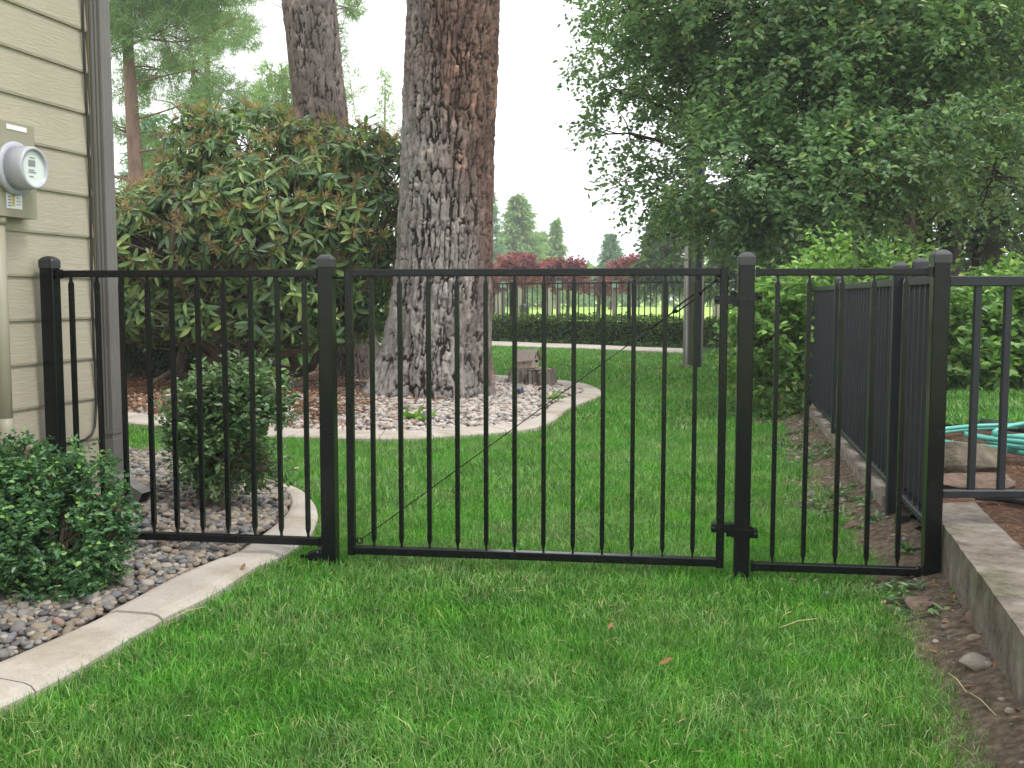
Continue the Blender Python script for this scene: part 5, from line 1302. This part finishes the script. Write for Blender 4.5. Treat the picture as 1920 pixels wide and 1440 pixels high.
for sgn in (-1, 1):
    m = MB(); e = .03; t = .014; slope = (rh_ - bhh) / (bw / 2)
    y0_, z0__ = sgn * (bw / 2 + e), bhh - e * slope
    vs = []
    for x in (-bl / 2 - .025, bl / 2 + .035):
        vs += [bp(x, sgn * .001, rh_ + .004), bp(x, y0_, z0__ + .004), bp(x, y0_, z0__ + .004 + t), bp(x, sgn * .001, rh_ + .004 + t)]
    m.add(vs, [(0, 1, 2, 3), (7, 6, 5, 4), (0, 4, 5, 1), (1, 5, 6, 2), (2, 6, 7, 3), (3, 7, 4, 0)]); m.build('roof_board', M['shingle'], bh)
m = MB(); m.box(bp(.02, 0, -.009), (bl + .10, bw + .03, .014), (bu.x, bu.y)); m.build('base_board', M['shingle'], bh)
ax = (bp(1, 0, 0) - bp(0, 0, 0)).normalized()
m = MB(); m.lathe(bp(bl / 2 - .004, 0, .128), ax, [(0, .02), (.006, .02)], 16); m.build('entrance_hole', M['hole'], bh)
m = MB(); m.lathe(bp(bl / 2 - .003, .012, .072), ax, [(0, .012), (.02, .016), (.03, .01)], 10); m.build('perch', M['hole'], bh)
m = MB(); m.lathe(bp(.0, -bw / 2 - .001, .07), -bn, [(0, .016), (.004, .016)], 10); m.build('knot', M['dry'], bh)
p = at_z(975, 735, .08); rock('stone', Vector((p.x, p.y, .10)), (.06, .05, .045), 41, M['conduit_blue'], 'dark grey stone beside the stump on the pale pebbles', 'stone')

p0 = at_z(1302, 689); pole = thing('utility_pole', 'brown wooden utility pole with pipes on the far side of the lawn', 'utility pole', (p0.x, p0.y + .15, 0))
m = MB(); m.tube([(p0.x, p0.y + .15, z) for z in (-.1, 2, 4.5, 9)], [.152, .146, .138, .125], 24); m.build('shaft', M['pole_wood'], pole)
m = MB(); m.tube([(p0.x + .03, p0.y - .06, z) for z in (0, 3, 7)], .058, 14); m.build('pipe', M['conduit_blue'], pole)
m = MB(); m.tube([(p0.x - .115, p0.y + .0, .0), (p0.x - .115, p0.y + .0, .3), (p0.x - .112, p0.y + .02, 2.2), (p0.x - .10, p0.y + .02, 7)], .022, 10); m.build('pipe', M['conduit_pale'], pole)
rock('stone', Vector((p0.x - .16, p0.y - .02, .01)), (.16, .09, .04), 45, M['redrock'], 'brown lump of earth at the foot of the utility pole', 'stone')

# ------------------------------------------------------------------ conifers, far trees and golf course
def pine_tree(label, base, trunk_px, r0, blobs, n_tuft, seed, lm='pine_needle', needle=.2, nw=.016, per=12, bark='bark_far', group=None):
    r = np.random.default_rng(seed); rt = thing('pine_tree', label, 'tree', base, group); segs = []
    tp = [np.array(p) for p in trunk_px]
    for q in range(len(tp) - 1): segs.append((tp[q], tp[q + 1], r0 * (1 - .12 * q), r0 * (1 - .12 * (q + 1))))
    P, D, ch = blob_twigs(blobs, n_tuft, r, .9, .47, .3)
    n = len(P); T = np.repeat(np.arange(n), per); dd_ = norm(D[T] * .9 + rnd_dir(n * per, r) * .9)
    V, F = leaves(P[T] + r.normal(0, .05, (n * per, 3)), dd_, rnd_dir(n * per, r), needle * r.uniform(.7, 1.2, n * per), nw, 'tri', .1); mobj('crown', np_mesh('crown', V, F), M[lm], rt)
    for bi, b in enumerate(blobs):
        c = np.array(b[0]); zt2 = np.clip(c[2] - .3, tp[0][2] + .5, tp[-1][2]); ax_ = np.array([np.interp(zt2, [t[2] for t in tp], [t[i] for t in tp]) for i in (0, 1)])
        limb(segs, (ax_[0], ax_[1], zt2), c, r0 * .16, r0 * .06, r, .10, 5)
        idx = np.where(ch == bi)[0][:14]
        for q in idx: limb(segs, c, P[q], r0 * .09, .008, r, .08, 3)
    V, F = tubes_np(segs, 10); mobj('trunk', np_mesh('trunk', V, F, True), M[bark], rt)
    return rt
Y = 24.0
c = lambda px, py, Y_=24.0: by(px, py, Y_)
bz_ = lambda px, py, rx, ry, rz, Y_=24.0, w=1: (by(px, py, Y_), (rx, ry, rz), w)
b_ = at_y(262, 557, Y)
pine_tree('tall pine with a pinkish bare trunk left of the rhododendron', (b_.x, Y, 0), [(b_.x + .05, Y, -.1), c(255, 330), c(247, 200), c(240, 90), c(236, -30), c(234, -150)], .19,
          [bz_(300, 60, 1.3, 1.2, .9), bz_(230, 30, .9, 1.2, .9), bz_(360, 130, .9, 1, .6), bz_(330, 200, .8, 1, .5), bz_(250, 250, .7, 1, .35, 25.5), bz_(390, 260, .6, .8, .35), bz_(300, 300, .9, .9, .35, 25), bz_(240, 160, .6, .9, .5, 25), bz_(320, -60, 1.8, 1.4, 1.0), bz_(400, 60, .9, 1, .7, 25), bz_(300, 130, 1.0, 1, .6, 25.5), bz_(230, 330, .8, .9, .4, 26), bz_(310, 250, .7, .9, .4, 25)], 6500, 101)
b_ = at_y(400, 557, 27)
pine_tree('slender pine with thin grey trunk and open branches above the rhododendron', (b_.x, 27, 0), [(b_.x, 27, -.1), c(393, 300, 27), c(390, 180, 27), c(386, 50, 27), c(383, -60, 27)], .10,
          [bz_(430, 60, .9, .9, .5, 27), bz_(350, 90, .7, .8, .45, 27), bz_(420, 170, .9, .8, .35, 27), bz_(460, 210, .6, .7, .3, 27), bz_(380, 20, .7, .8, .5, 27), bz_(440, -30, .9, .8, .5, 27), bz_(350, 190, .6, .7, .3, 27)], 1500, 103)
b_ = at_y(530, 557, 30)
pine_tree('low leafy conifer behind the leaning trunk', (b_.x, 30, 0), [(b_.x, 30, -.1), c(535, 300, 30), c(532, 130, 30)], .10,
          [bz_(530, 190, 1.0, 1, .6, 30), bz_(480, 230, .9, .9, .45, 30), bz_(575, 240, 1.0, 1, .6, 30), bz_(520, 140, .6, .7, .3, 30), bz_(660, 180, .35, .6, .8, 30, .4)], 1000, 107, 'spruce', .22, .03, 10)
b_ = at_y(640, 557, 22)
pine_tree('pine bough foliage showing beside the top of the leaning trunk', (b_.x + .6, 22, 0), [(b_.x + .2, 22, -.1), c(615, 200, 22), c(600, 0, 22), c(596, -150, 22)], .12,
          [bz_(655, 15, .40, .5, .14, 22), bz_(510, 5, .25, .5, .08, 22), bz_(600, 60, .5, .5, .4, 22, .5), bz_(625, 120, .35, .5, .5, 22, .5)], 260, 109)
def conifer(label, base, h, rad_, n_, seed, lm, L=.5, bare=.08, pw=.8, group=None):
    r = np.random.default_rng(seed); rt = thing('conifer', label, 'tree', base, group); base = np.array(base, float)
    nbr = int(60 + h * 9); per = max(6, n_ // nbr)
    tb_ = bare + (1 - bare) * (np.arange(nbr) + r.random(nbr)) / nbr; azb = np.arange(nbr) * 2.39996 + r.normal(0, .5, nbr)
    Rb = rad_ * np.clip(1 - tb_, 0.015, 1) ** pw * np.where(r.random(nbr) < .2, r.uniform(.3, .7, nbr), r.uniform(.72, 1.18, nbr)); dip = r.uniform(-.05, .42, nbr)
    T = np.repeat(np.arange(nbr), per); n_ = len(T); q = r.random(n_) ** .7
    az = azb[T] + r.normal(0, .16, n_); Rm = Rb[T]
    P = base + np.c_[np.cos(az) * Rm * q, np.sin(az) * Rm * q, tb_[T] * h + (.12 * q - dip[T] * q * q) * Rm] + r.normal(0, .04 * rad_, (n_, 3)) * np.array([1, 1, .5])
    A = np.c_[np.cos(az), np.sin(az), -.25 + r.normal(0, .3, n_)] + r.normal(0, .45, (n_, 3)); N = np.tile((0, 0, 1.), (n_, 1)) + r.normal(0, .45, (n_, 3))
    V, F = leaves(P, A, N, L * r.uniform(.4, 1.2, n_), L * .34 * r.uniform(.6, 1.2, n_), 'diamond', .3); mobj('crown', np_mesh('crown', V, F), M[lm], rt)
    segs = []; limb(segs, base - np.array([0, 0, .1]), base + np.array([0, 0, h * .97]), rad_ * .07, .02, r, .004, 6)
    V, F = tubes_np(segs, 8); mobj('trunk', np_mesh('trunk', V, F, True), M['bark_far'], rt)
def con_at(label, px, top, Y, half_px, n_, seed, lm, L=.5, **k):
    p = at_y(px, top, Y); conifer(label, (p.x, Y, -.03), p.z + .03, half_px * Y / F_PX, n_, seed, lm, L, **k)
con_at('broad pale green conifer above the red trees beyond the far fence', 972, 368, 96, 98, 11000, 201, 'spruce', .55, pw=.85, bare=.10)
con_at('conifer half hidden behind the right edge of the huge trunk', 912, 318, 88, 56, 5000, 203, 'spruce_blue', .55, pw=.95, bare=.14)
con_at('pointed grey green conifer right of the broad pale one', 1043, 412, 100, 50, 3800, 205, 'spruce', .55, pw=.95, bare=.14)
con_at('bluish conifer left of the utility pole in the distance', 1145, 440, 90, 58, 4000, 207, 'spruce_blue', .5, pw=.85, bare=.14)
con_at('rounded pale tree between the broad conifer and the pointed one', 1012, 436, 110, 62, 5000, 223, 'spruce', .6, pw=.55, bare=.10)
con_at('tiny distant spruce tip between the two big trunks', 722, 128, 60, 120, 800, 209, 'spruce', .34, pw=1.0)
con_at('dark conifer close to the left side of the utility pole', 1246, 400, 46, 66, 6500, 211, 'darkhedge', .42, pw=.45, bare=.30)
con_at('dark conifer right of the utility pole behind the hinge post', 1380, 380, 38, 75, 7500, 213, 'dark_leaf', .38, pw=.4, bare=.27)
con_at('bluish green bushy conifer low behind the pinkish pine trunk', 285, 215, 38, 120, 3800, 221, 'spruce_blue', .40, pw=.5, bare=.05)
def red_tree(label, px, top, bot, half, Y, lm, seed, n_):
    p, q = at_y(px, top, Y), at_y(px, bot, Y); w = half * Y / F_PX; hh = (p.z - q.z) / 2; zc = (p.z + q.z) / 2; rg = random.Random(seed)
    bl_ = [((p.x + rg.uniform(-.55, .55) * w, Y + rg.uniform(-.5, .5) * w, zc + rg.uniform(-.35, .35) * hh), (w * .5, w * .5, hh * .55)) for _ in range(7)]
    broadleaf('red_leaf_tree', label, 'tree', (p.x, Y, 0), bl_, n_, .4, 10, .17, .12, seed, M[lm], M['bark_dark'], .10, max(zc, .8), .38, 1.0, 'diamond', -.2, group='red leaved trees beyond the far fence')
red_tree('round red leaved tree below the broad pale conifer', 985, 474, 545, 66, 46, 'redleaf', 301, 900)
red_tree('dark purple leaved tree in the middle of the red trees', 1062, 478, 546, 36, 44, 'purpleleaf', 303, 600)
red_tree('red leaved tree nearest to the utility pole', 1190, 480, 550, 62, 48, 'redleaf', 305, 900)
red_tree('low purple red tree between the middle one and the pole', 1120, 508, 550, 55, 52, 'purpleleaf', 307, 600)
red_tree('small red tree seen right behind the edge of the huge trunk', 925, 500, 548, 36, 50, 'purpleleaf', 309, 400)
# treeline at the far side of the golf course
r = np.random.default_rng(401); n_ = 26000
x_ = r.uniform(-110, 120, n_); top = 3.2 + 5.5 * fbm(np.c_[x_, x_ * 0], .07, 5) + 2.2 * vnoise(np.c_[x_, x_ * 0], .33, 8); top = np.where((x_ > -3) & (x_ < 17), np.minimum(top, 4.5), top)
P = np.c_[x_, 118 + r.uniform(-5, 5, n_), r.random(n_) ** .8 * top]
V, F = leaves(P, rnd_dir(n_, r), rnd_dir(n_, r) + np.array([0, -.6, .8]), r.uniform(.5, 1.3, n_), r.uniform(.4, .9, n_), 'diamond'); o = mobj('treeline', np_mesh('treeline', V, F), M['spruce']); tag(o, 'distant row of trees closing the far side of the golf course', 'treeline', kind='stuff')
# bare far trunks on the fairway
for i, (px, yb_, Y, rr_, lab) in enumerate(((932, 574, 70, .36, 'grey trunk at the edge of the huge trunk on the bright fairway'), (976, 577, 64, .42, 'grey trunk behind the far fence under the round red tree'), (1028, 575, 66, .34, 'slim grey trunk under the purple tree on the fairway'), (1345, 572, 55, .3, 'dark trunk on the fairway right of the utility pole'))):
    b_ = at_y(px, 565, Y); rt = thing('tree', lab, 'tree', (b_.x, Y, 0)); segs = []; limb(segs, (b_.x, Y, -.1), (b_.x, Y, 2.3), rr_ * .8, rr_ * .6, r, .01, 4); V, F = tubes_np(segs, 10); mobj('trunk', np_mesh('trunk', V, F, True), M['old_wood'], rt)
for i, (px, lab) in enumerate(((943, 'wooden post with a green box beside the huge trunk beyond the hedge'), (1047, 'wooden post with a green box, middle one of three beyond the hedge'), (1153, 'wooden post with a green box, nearest of three to the utility pole'))):
    Y = 27.5; t_ = at_y(px, 521, Y); rt = thing('box_post', lab, 'post', (t_.x, Y, 0), 'posts with green boxes along the fairway')
    m = MB(); m.box((t_.x, Y, t_.z / 2), (.115, .115, t_.z)); m.build('shaft', M['old_wood'], rt)
    m = MB(); zb4 = at_y(px, 534, Y).z; m.box((t_.x, Y - .10, zb4), (.15, .085, .15)); bx4 = m.build('green_box', M['green_box'], rt)
    m = MB(); m.box((t_.x, Y - .03, t_.z + .012), (.17, .26, .02)); m.build('cap_board', M['old_wood'], rt)
b_ = at_y(983, 584, 34); rt = thing('litter_bin', 'small black bin standing on the fairway behind the hedge', 'bin', (b_.x, 34, 0))
m = MB(); m.lathe((b_.x, 34, .0), (0, 0, 1), [(0, .14), (.7, .17), (.72, .18), (.76, .18)], 16); m.build('body', M['rubber'], rt)
m = MB(); m.lathe((b_.x, 34, .762), (0, 0, 1), [(0, .17), (.05, .14), (.08, .05)], 16); m.build('lid', M['rubber'], rt)
pa, pb = at_z(1290, 600), at_z(1500, 601); m = MB(); m.add([(pa.x, pa.y - 2.2, .004 - .03), (pb.x + 30, pa.y - 2.2, -.026), (pb.x + 30, pa.y + .3, -.026), (pa.x, pa.y + .3, -.026)], [(0, 1, 2, 3)]); m.build('path', M['concrete'])['kind'] = 'structure'

# ------------------------------------------------------------------ small things on the lawn
def fallen(px, py, L, ang_, label, seed):
    p = at_z(px, py, .04); r_ = np.random.default_rng(seed); V, F = leaves(np.array([[p.x, p.y, .045]]), np.array([[math.cos(ang_), math.sin(ang_), .12]]), np.array([[.1, -.3, 1.]]), L, L * .45, 'long', -.35, .3)
    tag(mobj('fallen_leaf', np_mesh('fallen_leaf', V, F, True), M['dry']), label, 'leaf')
fallen(1235, 1250, .042, .2, 'curled brown dead leaf lying on the lawn below the gate', 1)
fallen(1140, 1183, .03, 1.0, 'tiny brown dead leaf on the lawn nearer to the gate', 2)
fallen(452, 1071, .035, 1.4, 'brown dead leaf on the edge of the concrete kerb', 3)
def straw(p_px, q_px, label):
    a, b = at_z(*p_px, .045), at_z(*q_px, .05); m = MB(); m.tube([a, (a + b) / 2 + Vector((0, 0, .008)), b], .0016, 5); tag(m.build('straw', M['straw']), label, 'straw')
straw((1462, 1177), (1532, 1160), 'pale straw lying on the lawn under the narrow fence section')
straw((1778, 1262), (1812, 1298), 'short straw at the lawn edge beside the smooth grey stone')
straw((1812, 1295), (1868, 1342), 'longer straw pointing at the dirt near the bottom right corner')
straw((320, 1161), (384, 1138), 'pale straw on the lawn beside the concrete kerb')
# debris crumbs on the dirt strip
P = np.c_[prng.uniform(.6, 3.6, 9000), prng.uniform(2.0, 9, 9000)]; da = dirt_amt(P); P = P[(da > .5) & (P[:, 0] < strip_x(P[:, 1]) - .02)][:1100]
n = len(P); pl = []
for k_, (V, F) in enumerate(PSHAPES):
    idx = np.arange(n)[np.arange(n) % len(PSHAPES) == k_]; sz = np.exp(prng.normal(-5.05, .5, len(idx)))
    W = V[None] * sz[:, None, None] * np.array([1, .8, .6]) + np.c_[P[idx], dirt_z(P[idx]) + sz * .3][:, None, :]
    pl.append((W.reshape(-1, 3), [(np.arange(len(idx))[:, None, None] * len(V) + F[None]).reshape(-1, 3)]))
V, F = merge(pl); o = mobj('rubble', np_mesh('rubble', V, F), M['pebble']); tag(o, 'small stones and crumbs on the dirt along the wall and fence', 'rubble', kind='stuff')
n = 7000; P = np.c_[prng.uniform(.6, 5.0, n), prng.uniform(2.0, 9, n)]
onbed = P[:, 0] > strip_x(P[:, 1]) + .28; P = P[(dirt_amt(P) > .45) | (onbed & (P[:, 1] < 6.4))]; n = len(P); th = prng.uniform(0, 6.28, n); onbed = P[:, 0] > strip_x(P[:, 1]) + .2
zz = np.where(onbed, bedR_z(P) + .012, dirt_z(P) + .012)
V, F = leaves(np.c_[P, zz], np.c_[np.cos(th), np.sin(th), prng.normal(0, .3, n)], np.tile((0, 0, 1.), (n, 1)), prng.uniform(.02, .06, n), prng.uniform(.004, .014, n), 'diamond'); o = mobj('bark_litter', np_mesh('bark_litter', V, F), M['needle_litter']); tag(o, 'reddish bark chips and needles scattered on dirt and mulch', 'litter', kind='stuff')

# ------------------------------------------------------------------ air: thin haze over the golf course
m, nt, out = new_mat('haze_air')
pv = nt.nodes.new('ShaderNodeVolumePrincipled'); pv.inputs['Color'].default_value = (0.95, 0.97, 1.0, 1); pv.inputs['Density'].default_value = 0.0018
nt.links.new(pv.outputs[0], out.inputs['Volume'])
mb = MB(); mb.box((0, 140, 6.0), (530, 366, 14.2), (1, 0)); hz = mb.build('haze', m); hz['kind'] = 'stuff'

P = np.c_[prng.uniform(.9, 3.6, 1500), prng.uniform(3.3, 9, 1500)]; da = dirt_amt(P); P = P[(da > .25) & (P[:, 0] < strip_x(P[:, 1]) - .05) & (fbm(P, 3.2, 97) > .5)][:70]
T = np.repeat(np.arange(len(P)), 26); n = len(T); rad_ = prng.uniform(.03, .08, len(P))[T]
Pq = P[T] + prng.normal(0, 1, (n, 2)) * rad_[:, None] * .7; A = np.c_[prng.normal(0, 1, (n, 2)), np.full(n, .55)]
V, F = leaves(np.c_[Pq, dirt_z(Pq) + .004], A, np.tile((0, 0, 1.), (n, 1)) + prng.normal(0, .3, (n, 3)), prng.uniform(.02, .05, n), prng.uniform(.009, .018, n), 'oval', .3); o = mobj('ground_cover', np_mesh('ground_cover', V, F), M['euon']); tag(o, 'low weeds scattered over the dirt strip along the side fence', 'ground cover', kind='stuff')
